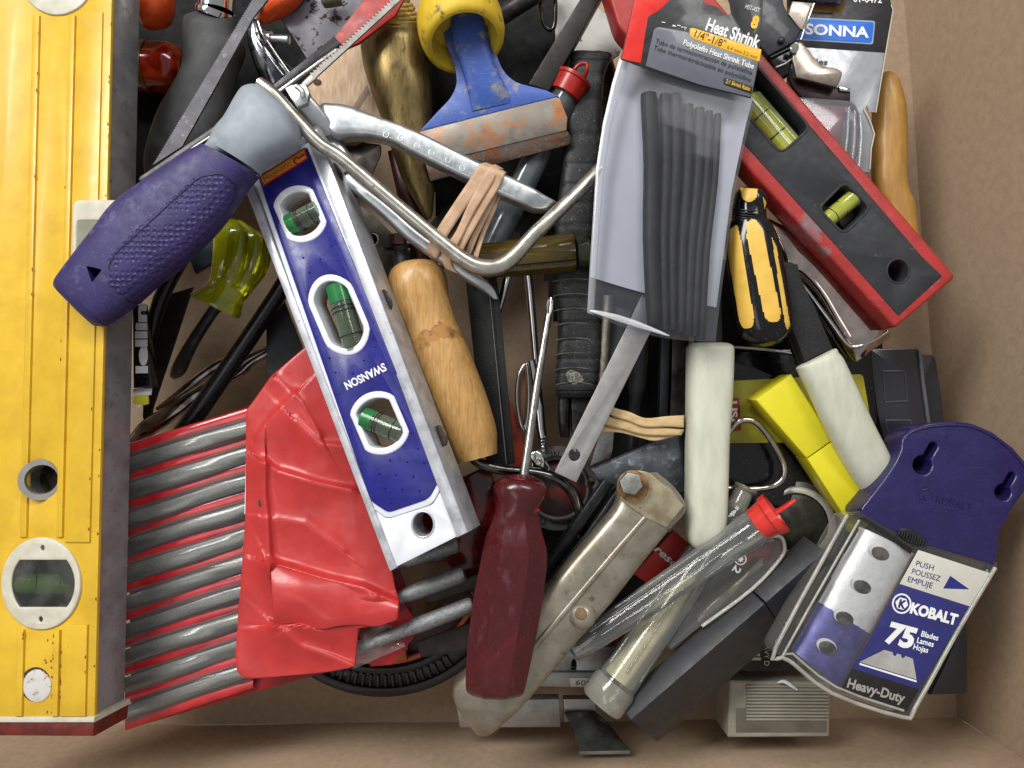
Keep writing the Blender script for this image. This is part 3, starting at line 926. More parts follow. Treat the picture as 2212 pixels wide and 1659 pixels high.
# rubber bands over the handles
RB = M('rubber_band', 'c8a688', .6, 0, 'b08e70', 3, st=(1, 1, 1), bump=.03, bs=20)
def ribbon(pairs, t=.03):
    s = cr(pairs, 5)
    return sheetd(lambda a, b: (lp(s[int(round(b * (len(s) - 1)))][0], s[int(round(b * (len(s) - 1)))][2], a), lp(s[int(round(b * (len(s) - 1)))][1], s[int(round(b * (len(s) - 1)))][3], a), s[int(round(b * (len(s) - 1)))][4]), 4, len(s) - 1)
bands = [
    ([(1050, 352, 1072, 360, .1), (1034, 357, 1064, 366, .34), (1020, 380, 1050, 388, .3), (985, 432, 1012, 440, .2), (946, 492, 968, 508, .12), (925, 530, 948, 552, .1), (922, 545, 944, 562, -.05)], 'wide'),
    ([(1070, 356, 1088, 366, .12), (1056, 362, 1078, 370, .37), (1040, 388, 1064, 396, .32), (1012, 440, 1030, 450, .22), (985, 500, 1000, 508, .14), (955, 545, 975, 562, .1), (962, 580, 990, 592, -.0)], 'second'),
    ([(1082, 366, 1094, 374, .14), (1072, 368, 1090, 378, .38), (1060, 396, 1080, 402, .3), (1030, 450, 1046, 458, .18), (996, 510, 1012, 518, .1), (980, 552, 992, 560, .02)], 'third'),
    ([(1070, 400, 1082, 404, .2), (1052, 440, 1064, 446, .05), (1020, 505, 1032, 512, .0), (1006, 545, 1016, 552, -.1)], 'fourth'),
    ([(1080, 402, 1088, 408, .1), (1066, 440, 1074, 446, -.02), (1040, 500, 1048, 506, -.08), (1022, 555, 1032, 560, -.14)], 'fifth')]
lab = ['widest tan rubber band around the zinc pliers handles', 'tan rubber band second from left across the zinc pliers', 'tan rubber band third from left across the zinc pliers', 'thin tan rubber band fourth from left below the zinc handle', 'thinnest tan rubber band nearest the amber screwdriver']
for (b_, _), l_ in zip(bands, lab):
    solid(mk('rubber_band', ribbon(b_), RB, None, 60, l_, 'rubber band', 'rubber bands binding the zinc pliers'), .03)

# ================================================================ left middle: drivers, rods, spoons
YG = M('lime_acetate', 'b8bc14', .1, 0, 'a0a410', 2, tr=.66, ior=1.48, coat=.4)
YS = thing('lime_screwdriver', 'clear lime yellow fluted screwdriver beside the blue torpedo level', 'screwdriver', (480, 600, -2))
fl = lambda t, s: 1 - .24 * max(0, math.cos(t * 6)) ** 2 * (1 if s < .55 else max(0, 1 - (s - .55) * 6))
mk('handle', loftd([(486, 476, 530, 480, -1.05, .2), (470, 486, 575, 512, -1.05, .45), (464, 505, 584, 535, -1.05, .52), (462, 540, 578, 578, -1.1, .5), (459, 575, 562, 606, -1.15, .42), (456, 598, 546, 626, -1.2, .36), (446, 616, 532, 644, -1.2, .36), (424, 630, 522, 665, -1.2, .4), (414, 636, 520, 680, -1.2, .42), (416, 641, 514, 688, -1.2, .4)], 2, 48, 6, flute=fl), YG, YS, 50)
mk('shank', loftd([(468, 640, 500, 650, -1.3, .12), (446, 672, 468, 682, -1.6, .12), (402, 738, 424, 752, -2.0, .12), (372, 790, 400, 806, -2.4, .1), (366, 812, 376, 820, -2.6, .05)], 2.4, 16, 3), M('grey_shank', '4c4e50', .35, .9, '36383a', 3), YS, 50)
BR = M('black_oxide', '121114', .3, .5, '1c1a1e', 3, dust=.35, rv=.12, coat=.15)
mk('pry_rod', tubed([(655, 545, -1.1), (600, 637, -1.3), (490, 800, -1.6), (376, 962, -2.0), (350, 1000, -2.1)], [19, 19, 20, 21, 21], 20, 2), BR, None, 60, 'thick black round rod running down to the red file pouch', 'rod')
mk('punch_rod', tubed([(402, 540, -1.4), (347, 646, -1.5), (320, 750, -1.7), (318, 762, -1.75)], [17, 16, 14, 5], 18, 3), BR, None, 60, 'black pointed punch just below the purple grip', 'punch')
mk('saw_blade', prismd([(352, 640), (416, 620), (364, 779), (330, 880), (318, 935), (308, 900), (312, 800)], lambda u, v: -2.1 - (v - 640) / 900, .08, .01), M('brown_blade', '2e2826', .5, .6, '1e1a19', 2.5, spot=('4a3d36', 6, .6, .7)), None, 0, 'dark brown saw blade between the punch and lime screwdriver', 'saw blade')
SPC = M('polished_steel', 'b4aca6', .14, 1, '6e6662', 2, lo=.45, hi=.6)
mk('tin_snips', [tubed([(280, 955, -2.5), (318, 925, -2.45), (385, 880, -2.5), (440, 842, -2.6), (510, 800, -2.5), (545, 775, -2.5), (600, 748, -2.5)], [8, 20, 17, 12, 19, 14, 12], 20, 5, flat=.5), tubed([(338, 884, -2.5), (400, 840, -2.5), (460, 795, -2.6), (520, 762, -2.6)], [4, 9, 10, 8], 16, 4, flat=.6)], SPC, None, 60, 'polished steel snip handles crossing under the thick black rod', 'snips')
mk('slate_plate', prismd([(574, 640), (610, 640), (660, 770), (600, 830), (576, 842)], -1.9, .12, .02), M('slate_grey', '2e3032', .45, .3, '252729', 2, spot=('4a4c4e', 14, .62, .7)), None, 30, 'dark slate coloured plate left of the blue torpedo level', 'plate')
LP = thing('lettered_packet', 'black packet edge with white lettering beside the yellow level', 'packet', (310, 770, -1.6))
mk('packet', prismd([(286, 664), (306, 655), (318, 740), (330, 834), (288, 838)], -.95, .3, .02), BLACKG, LP)
mk('lettering', textd('lellin', 318, 806, 24, -91, -.95, 150, .05), WHITEP, LP)
for nm_, pts, m_ in (('white_tab', [(287, 840), (328, 838), (326, 853), (287, 855)], WHITEP), ('yellow_tab', [(287, 856), (320, 853), (321, 872), (313, 875), (287, 873)], M('lemon_print', 'd8d038', .5)), ('white_tab', [(287, 875), (308, 875), (302, 881), (287, 881)], WHITEP)):
    mk(nm_, prismd(pts, -1.1, .03, .004), m_, LP)
DP = thing('dark_lens_packet', 'dark glassy packet with small white letters under the purple grip', 'packet', (440, 545, -2.4))
mk('packet', prismd([(400, 540), (455, 490), (484, 498), (470, 560), (420, 590)], -1.9, .2, .04), M('smoke_plastic', '22262a', .15, 0, '30363a', 2), DP)
mk('lettering', [textd('C', 436, 512, 13, 200, -1.9, None, .02)], WHITEP, DP)
mk('lettering', [textd('B', 464, 506, 10, 200, -1.9, None, .02)], WHITEP, DP)

# ================================================================ red vinyl file pouch
VIN = M('red_vinyl', 'b93330', .36, 0, 'ac2c2a', 1.5, bump=.12, bs=3.2, coat=.1, scr=.05)
VINB = M('red_vinyl_backing', 'a01a1e', .4, 0, '8a1418', 1.5)
FP = thing('file_pouch', 'red vinyl pouch of needle files with crumpled flap folded over', 'tool pouch', (560, 1200, -1.3))
fz = lambda u, v: -1.25 + .25 * (u - 280) / 600
mk('backing', prismd([(274, 972), (530, 886), (700, 830), (890, 1300), (880, 1405), (560, 1492), (284, 1573)], lambda u, v: fz(u, v) - .12, .05, .01), VINB, FP)
FILE = M('file_steel', '92938c', .4, .3, '7c7d75', 3, st=(8, 8, 1), bump=.12, bs=40)
KN = M('file_tang', '8e9090', .45, .6, '727474', 14, bump=.6, bs=30)
L0, L1, R0, R1 = 968, 1560, 893, 1478
fs = ['uppermost', 'second', 'third', 'fourth', 'fifth', 'sixth', 'seventh', 'eighth', 'ninth', 'tenth']
tails = {7: ((856, 1213), (990, 1176)), 8: ((856, 1294), (1003, 1240)), 9: ((852, 1372), (1022, 1305))}
for i in range(10):
    a0, a1 = lp(L0, L1, (i + .26) / 10), lp(L0, L1, (i + .80) / 10)
    b0, b1 = lp(R0, R1, (i + .28) / 10), lp(R0, R1, (i + .78) / 10)
    k = (270 - 290) / 240
    e0, e1 = a0 + (b0 - a0) * k, a1 + (b1 - a1) * k
    hgt = (.03, .07, .04, .08, .035, .06, .03, .07, .05, .04)[i]
    jt = (1, -2, 3, 0, -3, 2, 4, -1, 0, 2)[i]
    a0, b0, a1, b1 = a0 + jt, b0 + jt * .5, a1 - jt * .6, b1 - jt * .8 + (i % 3) * 2
    pos = ' from the top in the red pouch, seen through its clear pocket' if i else ' in the red pouch, seen through its clear pocket'
    F_ = thing('needle_file', ('grey needle file, ' + fs[i] + pos) if i not in tails else {7: 'grey file whose knurled tail shows just below the white level end', 8: 'grey file whose knurled tail pokes out above the other free one', 9: 'grey file whose knurled tail is lowest beside the red screwdriver'}[i], 'file', (400, lp(a0, b0, .5), -1.3), 'needle files in the red pouch')
    mk('blade', loftd([(270, e0, 270, e1, fz(270, e0), hgt), (290, a0, 290, a1, fz(290, a0), hgt), (420, lp(a0, b0, .54), 420, lp(a1, b1, .54), fz(420, 0), hgt), (548, b0 - 5, 548, b1 - 5, fz(548, b0), hgt)], (2, 3.4, 5, 2, 4, 2.4, 5, 2, 3, 4)[i], 16, 3), FILE, F_, 40)
    if i in tails:
        (x0, y0), (x1, y1) = tails[i]
        zt_ = -.55 if i != 7 else -.75
        mk('tail', turnd((x0 - 90, y0 + 32, zt_ - .1), (x1, y1, zt_), [(0, 12), (.45, 14), (.55, 17), (.97, 17), (1, 13)], 24), KN, F_, 50)
WELD = M('weld_red', 'c02a30', .2, 0, 'a41c22', 2, coat=.5)
for i in range(11):
    q0, q1 = lp(L0, L1, i / 10), lp(R0, R1, i / 10)
    k = (272 - 290) / 240
    mk('weld_strip', loftd([(272, q0 + (q1 - q0) * k - 14, 272, q0 + (q1 - q0) * k + 12, fz(272, 0) - .02, .05), (400, lp(q0, q1, .46) - 13, 400, lp(q0, q1, .46) + 12, fz(400, 0) - .02, .06), (548, q1 - 17, 548, q1 + 8, fz(548, 0) - .02, .05)], 2.4, 14, 3), WELD, FP, 50)
# clear pocket film: ridges over the files, sunk at the welds
def film(s, t):
    u = lp(270, 545, s)
    i = t * 10
    v = lp(lp(L0, L1, t), lp(R0, R1, t), (u - 290) / 240)
    f = i - math.floor(i) + .05 * math.sin(u * .022 + math.floor(i) * 1.9)
    arch = max(0, math.sin(math.pi * min(1, max(0, (f - .1) / .84)))) ** .55
    wob = noise.noise(Vector((u * .007, v * .03, 3))) * .05 + .02 * math.sin(u * .016 + math.floor(i) * 2.1)
    return (u, v, fz(u, v) - .0 + arch * (.15 + wob))
FILM = clear('pocket_film', 'eeeeee', .03, 'ffffff', .16, .2)
mk('clear_pocket', sheetd(film, 40, 140), FILM, FP, 60)
# welded seam at the pocket mouth
mk('pocket_lip', tubed([(536, 884, -.78), (533, 1000, -.8), (530, 1110, -.8)], 2.2, 8, 4), M('white_plastic', 'dfe2e4'), FP, 50)
# crumpled flap
Lf = [(866, 548), (886, 533), (1106, 532), (1260, 522), (1323, 516), (1420, 510), (1456, 514), (1465, 530)]
Rf = [(866, 552), (813, 588), (758, 652), (720, 700), (1150, 846), (1236, 848), (1262, 852), (1298, 864), (1335, 861), (1353, 838)]
def edge(tab, v):
    for (v0, u0), (v1, u1) in zip(tab, tab[1:]):
        if v0 <= v <= v1:
            return lp(u0, u1, (v - v0) / (v1 - v0))
    return tab[0][1] if v < tab[0][0] else tab[-1][1]
Lt = [(720, 700), (758, 650), (813, 586), (866, 548), (886, 533), (1106, 532), (1260, 522), (1323, 516), (1420, 510), (1450, 513), (1466, 530)]
Rt = [(720, 720), (800, 760), (1150, 846), (1236, 848), (1270, 854), (1298, 864), (1335, 861), (1350, 840), (1354, 775), (1440, 767), (1452, 700), (1466, 540)]
rid = [  # crease lines: points, height, half-width, sharp side
    ([(572, 1000), (600, 1018), (640, 1030), (690, 1045), (760, 1060)], .16, 14), ([(573, 1000), (572, 1060), (577, 1110), (583, 1216)], .14, 10),
    ([(590, 1218), (640, 1232), (690, 1247), (786, 1270), (850, 1300)], .2, 16), ([(593, 1352), (640, 1350), (690, 1360), (766, 1350), (840, 1352)], .16, 12),
    ([(583, 1216), (610, 1270), (632, 1290)], .1, 10), ([(640, 910), (690, 960), (740, 965)], .12, 18), ([(600, 820), (650, 870), (690, 940)], .1, 16),
    ([(600, 1352), (650, 1395), (720, 1420), (766, 1440)], .12, 12), ([(650, 1345), (740, 1300), (800, 1290)], .1, 16), ([(560, 940), (590, 900), (640, 850)], .1, 14), ([(600, 1120), (660, 1130), (740, 1190)], .08, 20)]
def dseg(u, v, p, q):
    dx, dy = q[0] - p[0], q[1] - p[1]
    t = max(0, min(1, ((u - p[0]) * dx + (v - p[1]) * dy) / (dx * dx + dy * dy)))
    cx, cy_ = p[0] + dx * t, p[1] + dy * t
    s = (u - cx) * dy - (v - cy_) * dx
    return math.hypot(u - cx, v - cy_), s
def flapz(u, v):
    z = -.42 + .1 * (u - 530) / 300
    for pts, h, w_ in rid:
        best, sg = 1e9, 1
        for p, q in zip(pts, pts[1:]):
            d, s = dseg(u, v, p, q)
            if d < best:
                best, sg = d, s
        ww = (5 if sg > 0 else 34) + w_ * .3
        z += h * math.exp(-(best / ww) ** 1.3) if best < ww * 5 else 0
    z += .10 * noise.noise(Vector((u * .008, v * .008, 1.7))) + .012 * noise.noise(Vector((u * .03, v * .02, 5)))
    return z
def flap(s, t):
    v = lp(722, 1466, t)
    a, b = edge(Lt, v), edge(Rt, v)
    u = lp(a, b, s)
    ed = min(s, 1 - s) * (b - a)
    return (u, v, flapz(u, v) - .015 * math.exp(-ed / 3))
solid(mk('flap', sheetd(flap, 110, 190), VIN, FP, 70), .02)
mk('hem', tubed([(edge(Lt, v) + 1, v, flapz(edge(Lt, v) + 3, v) - .02) for v in range(890, 1460, 19)], 2.6, 8), VIN, FP, 60)
ft = cr([(583, 1219), (640, 1232), (690, 1247), (740, 1259), (786, 1270), (830, 1283), (862, 1296)], 8)
fb_ = cr([(592, 1353), (640, 1347), (690, 1359), (735, 1352), (775, 1350), (815, 1352), (858, 1338)], 8)
def ply(s, t):
    i = s * (len(ft) - 1); k = min(int(i), len(ft) - 2); f = i - k
    a = lp(np.array(ft[k]), np.array(ft[k + 1]), f); b = lp(np.array(fb_[k]), np.array(fb_[k + 1]), f)
    u, v = lp(a, b, t)
    z = -.36 + .1 * (u - 530) / 300 + .1 + .2 * math.sin(math.pi * min(1, t * 1.02)) ** .8 * (.6 + .4 * math.sin(s * 7)) + .1 * t + .05 * math.sin(s * 9 + t * 4) * t
    return (u, v, z)
solid(mk('folded_ply', sheetd(ply, 70, 34), VIN, FP, 70), .025)
0 and mk('fold_shadow_pleat', prismd([(593, 1354), (640, 1356), (690, 1362), (760, 1356), (766, 1440), (720, 1425), (660, 1400)], lambda u, v: flapz(u, v) * 0 - .26 + (v - 1354) / 1500, .02, .004), VIN, FP)
mk('lower_ply', prismd([(848, 1290), (872, 1300), (899, 1345), (892, 1380), (845, 1436), (800, 1440), (800, 1340)], -.95, .03, .006), M('red_vinyl_backing', 'a01a1e'), FP)
CF = clear('clear_vinyl', 'e6e2dc', .05, 'ffffff', .08, .35, bump=.3, bs=3)
def ccorner(s, t):
    a = (lp(775, 846, s), lp(1352, 1350, s)); b = (lp(762, 876, s), lp(1446, 1396, s))
    u, v = lp(a[0], b[0], t), lp(a[1], b[1], t)
    return (u, v, -.62 + .12 * math.sin(s * 4 + t * 2) + .08 * noise.noise(Vector((u * .03, v * .03, 2))))
mk('clear_corner', sheetd(ccorner, 20, 20), CF, FP, 60)
REDD = M('dark_red_clear', '4c0c0a', .16, 0, '7a1c10', 1.8, tr=.4, coat=.3, lo=.48, hi=.6)
mk('clear_red_case', prismd([(880, 1085), (1000, 1030), (1062, 1000), (1082, 1180), (1030, 1300), (960, 1215), (900, 1220)], -1.25, .3, .06), REDD, None, 30, 'dark red clear case between the white level end and the red screwdriver', 'case')
mk('flat_file', loftd([(912, 1276, 925, 1304, -.95, .05), (935, 1268, 945, 1302, -.95, .06), (1040, 1238, 1046, 1270, -.95, .06)], 4, 16, 4), M('brown_file', '38302c', .45, .5, '28221f', 3), None, 40, 'dark brown flat file end between the two knurled file tails', 'file')
mk('flat_file', loftd([(900, 1385, 910, 1420, -1.2, .05), (1040, 1335, 1050, 1400, -1.2, .06)], 4, 16, 4), M('brown_file', '38302c'), None, 40, 'dark brown flat file below the lowest knurled file tail', 'file')
mk('rivet_hole', prismd(ell(564, 1086, 7, 9, n=14), -.29, .01, .001), M('hole_dark', '4a3a2c'), FP)

# black strap-wheel (reel) under the pouch
RL = thing('cable_reel', 'black ribbed reel rim with orange inner edge under the red pouch', 'reel', (825, 1215, -3.4))
def arc(r0, r1, a0, a1, n=40):
    return ell(825, 1215, r1, r1, 0, n, a0, a1) + ell(825, 1215, r0, r0, 0, n, a1, a0)
mk('rim', [prismd(arc(272, 292, 20, 140), -3.0, .5, .04), prismd(arc(240, 272, 20, 140), -3.12, .4, .03), prismd(arc(228, 242, 20, 140), -2.98, .5, .03)], BLACK, RL, 40)
for i in range(20):
    a = 56 + i * 3.6
    c, s = math.cos(R(a)), math.sin(R(a))
    q = lambda r_, d: (825 + r_ * c - d * s, 1215 + r_ * s + d * c)
    mk('rib', prismd([q(244, -3), q(270, -3), q(270, 3), q(244, 3)], -3.04, .1, .02), BLACK, RL, 30)
mk('orange_ring', prismd(arc(212, 222, 20, 140), -2.9, .3, .03), M('orange_dull', 'b0561e', .45), RL, 40)
mk('brown_drum', prismd(arc(150, 226, 20, 140), -3.1, .2, .03), M('brown_drum', '3c1c14', .4), RL, 40)
mk('orange_latch', prismd([(845, 1395), (874, 1396), (880, 1428), (846, 1434)], -2.75, .15, .03), M('orange_dull', 'b0561e'), RL, 30)

# ================================================================ centre: wooden handled hook, red screwdriver
BEECH = M('varnished_wood', 'be9458', .4, 0, 'a67a42', 1.6, st=(9, 1.2, 9), coat=.15, spot=('8a6038', 5, .64, .74), distort=.6)
BEECHD = M('grimy_wood', '6a4c2c', .6, 0, 'a8783c', 3.5, lo=.4, hi=.55)
WH = thing('wooden_handled_hook', 'turned wooden handle with dark bent steel hook beside the blue level', 'hook tool', (960, 790, -1))
h = mk('handle', loftd([(888, 566, 920, 562, -.45, .2), (862, 572, 944, 568, -.45, .4), (845, 586, 960, 586, -.45, .52), (838, 612, 967, 610, -.45, .58), (842, 645, 970, 638, -.45, .58), (852, 680, 984, 690, -.48, .56), (868, 718, 1000, 725, -.48, .56), (893, 790, 1027, 790, -.5, .6), (920, 862, 1054, 862, -.52, .6), (948, 925, 1072, 925, -.55, .56), (978, 985, 1074, 960, -.58, .5), (988, 1002, 1074, 979, -.58, .48)], 2, 110, 22), BEECH, WH, 50, mats=[BEECHD])
facemat(h, 1, lambda u, v, nz: nz > 0 and noise.noise(Vector((u * .03, v * .03, 4))) + noise.noise(Vector((u * .1, v * .1, 9))) * .7 - abs(v - 728 + (u - 940) * .25) / 26 - (0 if u > 905 else .5) > -.55)
mk('hook', tubed([(1000, 960, -.7), (1025, 992, -.72), (1050, 1006, -.72), (1095, 1016, -.74), (1160, 1022, -.76), (1205, 1036, -.78), (1235, 1062, -.8), (1250, 1095, -.9), (1256, 1130, -1.1), (1256, 1180, -1.4)], 11.5, 16, 4), M('tool_steel', '6a6864', .2, 1, '3c3a38', 2.5, lo=.42, hi=.62), WH, 60)
RD = M('frosted_red', '6a1018', .24, 0, '742832', 2.0, tr=.62, coat=.25, lo=.52, hi=.75, st=(2.5, .8, 1), dust=.4, bump=.1, bs=16, spot=('8a5860', 1.8, .6, .78), det=10)
SD = thing('red_screwdriver', 'large frosted red screwdriver handle with steel shank pointing up', 'screwdriver', (1100, 1270, -.4))
def oct_(t, s):
    a = (t + math.pi / 8) % (math.pi / 4) - math.pi / 8
    return 1 if s < .34 else lp(1, .97 / math.cos(a), min(1, (s - .34) * 12))
mk('handle', loftd([(1098, 1026, 1140, 1024, .22, .1), (1080, 1033, 1166, 1036, .22, .35), (1069, 1046, 1180, 1050, .22, .46), (1066, 1063, 1185, 1068, .22, .48), (1070, 1086, 1176, 1086, .22, .44), (1066, 1108, 1165, 1104, .22, .4), (1060, 1130, 1166, 1122, .23, .4), (1050, 1152, 1174, 1156, .24, .48), (1044, 1172, 1183, 1194, .25, .54), (1035, 1220, 1179, 1250, .25, .56), (1020, 1295, 1168, 1326, .25, .57), (1008, 1405, 1151, 1411, .25, .57), (1005, 1470, 1136, 1478, .25, .55), (1010, 1490, 1128, 1496, .25, .45), (1022, 1500, 1112, 1504, .25, .25)], 2, 32, 5, flute=oct_), RD, SD, 22)
mk('glow_core', tubed([(1128, 1034, .26), (1118, 1110, .28), (1110, 1190, .3)], [30, 26, 4], 16, 2), M('orange_glow_core', 'd8401c', .3, 0, 'a82a14', 2), SD, 50)  # orange core added to imitate the glow inside the red handle
mk('shank', tubed([(1130, 1060, .24), (1133, 1020, .2), (1160, 830, -.1), (1182, 700, -.3), (1187, 668, -.34), (1190, 643, -.36)], [10, 10, 9, 8, 8, 3], 18, 0), M('satin_steel', 'b0aeaa', .26, 1, '908e8a', 2), SD, 60)
fins = []
for k in range(4):
    a = k * math.pi / 2 + .6
    du, dz = math.cos(a) * 7, math.sin(a) * .08
    fins.append(tubed([(1186, 690, -.3), (1187 + du, 668, -.32 + dz), (1189 + du * .8, 648, -.34 + dz)], [3, 3, 2.2], 8))
mk('cross_tip', fins, M('worn_tip', '6e6a64', .45, .9), SD, 40)

# channel steel cutter with bolt
CST = M('dull_nickel', 'a69e8e', .36, .75, '8a8272', 1.8, spot=('5c5448', 3, .6, .74), bump=.04, bs=30, rv=.1)
CB = thing('steel_channel_arm', 'dull nickel channel arm with a hex bolt beside the red screwdriver', 'tool arm', (1230, 1300, -.9))
mk('channel', loftd([(1350, 1022, 1420, 1020, -.25, .1), (1334, 1050, 1455, 1052, -.2, .3), (1326, 1090, 1478, 1098, -.2, .36), (1290, 1136, 1440, 1146, -.22, .38), (1235, 1200, 1386, 1212, -.25, .38), (1150, 1300, 1318, 1299, -.3, .38), (1060, 1396, 1232, 1398, -.36, .38), (1000, 1452, 1140, 1508, -.42, .38), (980, 1478, 1096, 1552, -.44, .34), (982, 1510, 1060, 1582, -.46, .26), (1000, 1548, 1036, 1588, -.46, .1)], 4.2, 32, 5), CST, CB, 40)
mk('ridge', tubed([(1394, 1118, .17), (1330, 1192, .14), (1240, 1298, .1), (1153, 1399, .04), (1090, 1470, -.03)], [5, 6, 6, 6, 4], 12, 4, flat=.5), CST, CB, 60)
mk('dimple', turnd((1258, 1328, .02), (1258, 1328, .2), [(0, 30), (.3, 29), (.6, 24), (.85, 16), (1, 10), (1, 1)], 28), CST, CB, 60)
mk('rivet', turnd((1255, 1326, .19), (1255, 1326, .23), [(0, 13), (.6, 12), (1, 5)], 18), M('rust_dot', '7a6444', .7, .2, '5a4830', 6), CB, 40)
mk('pivot_plate', prismd([(1338, 1078, 8), (1346, 1032, 14), (1372, 1014, 14), (1404, 1020, 12), (1440, 1052), (1478, 1092), (1440, 1140), (1392, 1118)], .2, .1, .03), M('dirty_cream_metal', 'b0a68c', .45, .5, '8a7c60', 2.2, spot=('6a4c2a', 5, .6, .72)), CB, 30)
mk('washer', turnd((1367, 1050, .2), (1367, 1050, .3), [(0, 34), (.8, 34), (1, 30), (1, 1)], 28), M('rusty_washer', '8a6a40', .6, .5, '5a4024', 5), CB, 30)
mk('bolt_head', prismd(ell(1364, 1045, 26, 26, 12, 6), .5, .26, .03), M('zinc_bolt', 'a8a8a2', .4, .8, '8c8c86', 4, spot=('6a6a64', 18, .6, .66)), CB, 30)
def chz(u, v): return .13 + (1.0 - ((u - 1100) * .66 - (v - 1550) * -.75) / 900) * 0 - .02
for s_, (a_, b_) in (('10', (1432, 1176)), ('15', (1398, 1212)), ('20', (1352, 1252)), ('25', (1306, 1300))):
    mk('lettering', textd(s_, a_ - 34, b_ - 8, 8, 48, .1, None, .01), M('stamp_dark', '57503f', .5, .6), CB)
mk('steel_bar', loftd([(1302, 1034, 1326, 1046, -.85, .15), (1240, 1120, 1262, 1136, -.9, .16), (1168, 1216, 1190, 1232, -1, .16)], 5, 16, 2), GUN, None, 40, 'dark square steel bar left of the nickel channel arm', 'steel bar')
mk('steel_bar', loftd([(1330, 1052, 1346, 1066, -1.0, .15), (1262, 1150, 1280, 1166, -1.0, .16), (1172, 1252, 1192, 1270, -1.1, .16)], 5, 16, 2), GUN, None, 40, 'dark square steel bar touching the nickel channel arm', 'steel bar')

# ================================================================ middle depth: grips, rods, punches
BG = thing('black_grip_tool', 'black ribbed rubber grip with a dull steel ferrule standing in the middle', 'tool', (1245, 500, -2))
def grv(t, s):
    y = s * 21
    return 1 - .05 * math.exp(-((y - round(y)) / .09) ** 2)
GRIPB = M('black_grip', '141518', .55, 0, '1f2022', 3, dust=.8, bump=.15, bs=24, spot=('35362f', 2.2, .55, .7))
mk('grip', loftd([(1232, 120, 1322, 125, -1.4, .3), (1224, 190, 1302, 190, -1.4, .42), (1215, 350, 1298, 350, -1.4, .42), (1203, 450, 1290, 450, -1.4, .42), (1192, 560, 1278, 560, -1.4, .42), (1197, 640, 1288, 640, -1.4, .42), (1206, 700, 1296, 700, -1.4, .42), (1201, 790, 1294, 790, -1.4, .42), (1199, 842, 1286, 842, -1.4, .4), (1206, 860, 1278, 860, -1.4, .3)], 4.5, 28, 26, flute=grv), GRIPB, BG, 40)
seam = M('grip_seam', '66675f', .7, 0, '3a3b36', 6)
for i in range(8):
    y = 606 + i * 32
    mk('rib_line', tubed([(1194 + i * 1, y + 2, -1.1), (1214, y - 2, -.99), (1245, y - 4, -.98), (1272, y - 1, -1.0), (1288, y + 4, -1.1)], 1.5, 6, 3), seam, BG, 50)
mk('paint_fleck', prismd([(1222, 805), (1234, 798), (1252, 806), (1262, 822), (1240, 832), (1226, 822)], -.98, .01, .002), M('pale_fleck', '8d897c', .8, 0, '5a584e', 20, lo=.45, hi=.5), BG, 0)
mk('ferrule', [prismd([(1233, 852), (1276, 852), (1276, 934), (1236, 934)], -1.3, .4, .04), loftd([(1205, 860, 1232, 860, -1.5, .15), (1205, 912, 1232, 912, -1.5, .15), (1210, 945, 1230, 945, -1.55, .1)], 3, 16, 2)], DSTEEL, BG, 40)
mk('hook_slot', loftd([(1238, 930, 1262, 930, -1.45, .1), (1236, 975, 1256, 975, -1.5, .08)], 3, 12, 2), CHROME, BG, 40)

mk('pry_bar', prismd([(1141, 182), (1252, 0), (1275, -40), (1312, -30), (1295, 0), (1186, 196)], lambda u, v: -.62 - (v - 0) / 900, .5, .03), M('dark_bar', '35312f', .5, .5, '2a2624', 2.5, spot=('4e463e', 8, .6, .72), bump=.05), None, 30, 'dark square steel bar at top right of the blue bolster', 'pry bar')
CTB = clear('clear_tube', 'f2f4f0', .06, 'f4f6f0', .06, .32)
REDC = M('red_cap', 'b4261e', .35, 0, '98201a', 3, tr=.15, coat=.2)
T1 = thing('clear_tube', 'clear blade tube with faded red looped cap behind the blue bolster', 'tube', (1170, 330, -1.6))
mk('cap', turnd((1220, 206, -1.0), (1242, 168, -.95), [(0, 30), (.02, 35), (.8, 38), (.85, 41), (1, 41), (1, 34), (.9, 30)], 28), REDC, T1, 40)
mk('loop', tubed([(1234, 176, -.8), (1240, 152, -.6), (1254, 138, -.55), (1267, 139, -.55), (1268, 152, -.58), (1258, 178, -.8)], 4.5, 10, 4), REDC, T1, 60)
mk('tube_wall', turnd((1226, 198, -1.0), (1060, 540, -1.8), [(0, 25), (.06, 30), (1, 30)], 24), M('grey_tube', '70787a', .15, .2, '4a5052', 1.5, st=(1, 1, 1), tr=.2), T1, 50)

AMB = M('amber_acetate', '6f5a20', .14, 0, '5a4818', 2, tr=.45, coat=.3)
AS = thing('amber_screwdriver', 'clear amber screwdriver handle with fluted sides under the silver rod', 'screwdriver', (1150, 560, -1.5))
fl8 = lambda t, s: 1 - .1 * (math.cos(t * 8) > .35) * (s > .03) * (s < .96)
mk('handle', turnd((1022, 566, -.85), (1243, 544, -.85), [(0, 22), (.02, 37), (.5, 41), (.94, 42), (.985, 39), (1, 26)], 64, flute=fl8), AMB, AS, 30)
mk('butt', turnd((1243, 544, -.9), (1276, 541, -.9), [(0, 24), (.1, 33), (.8, 36), (1, 28)], 28), M('green_grey_acetate', '4c5038', .2, 0, '3a3e2c', 2, tr=.4), AS, 50)
ztx = -.85 + .42
mk('lettering', textd('HONG CHENG NO 6250', 1096, 583, 7.5, -4.4, -.52, 122, .01), M('gold_print', '30260c', .4), AS)
mk('shank', tubed([(1030, 565, -.9), (900, 580, -1.1), (850, 586, -1.2)], 9, 14), STEEL, AS, 50)

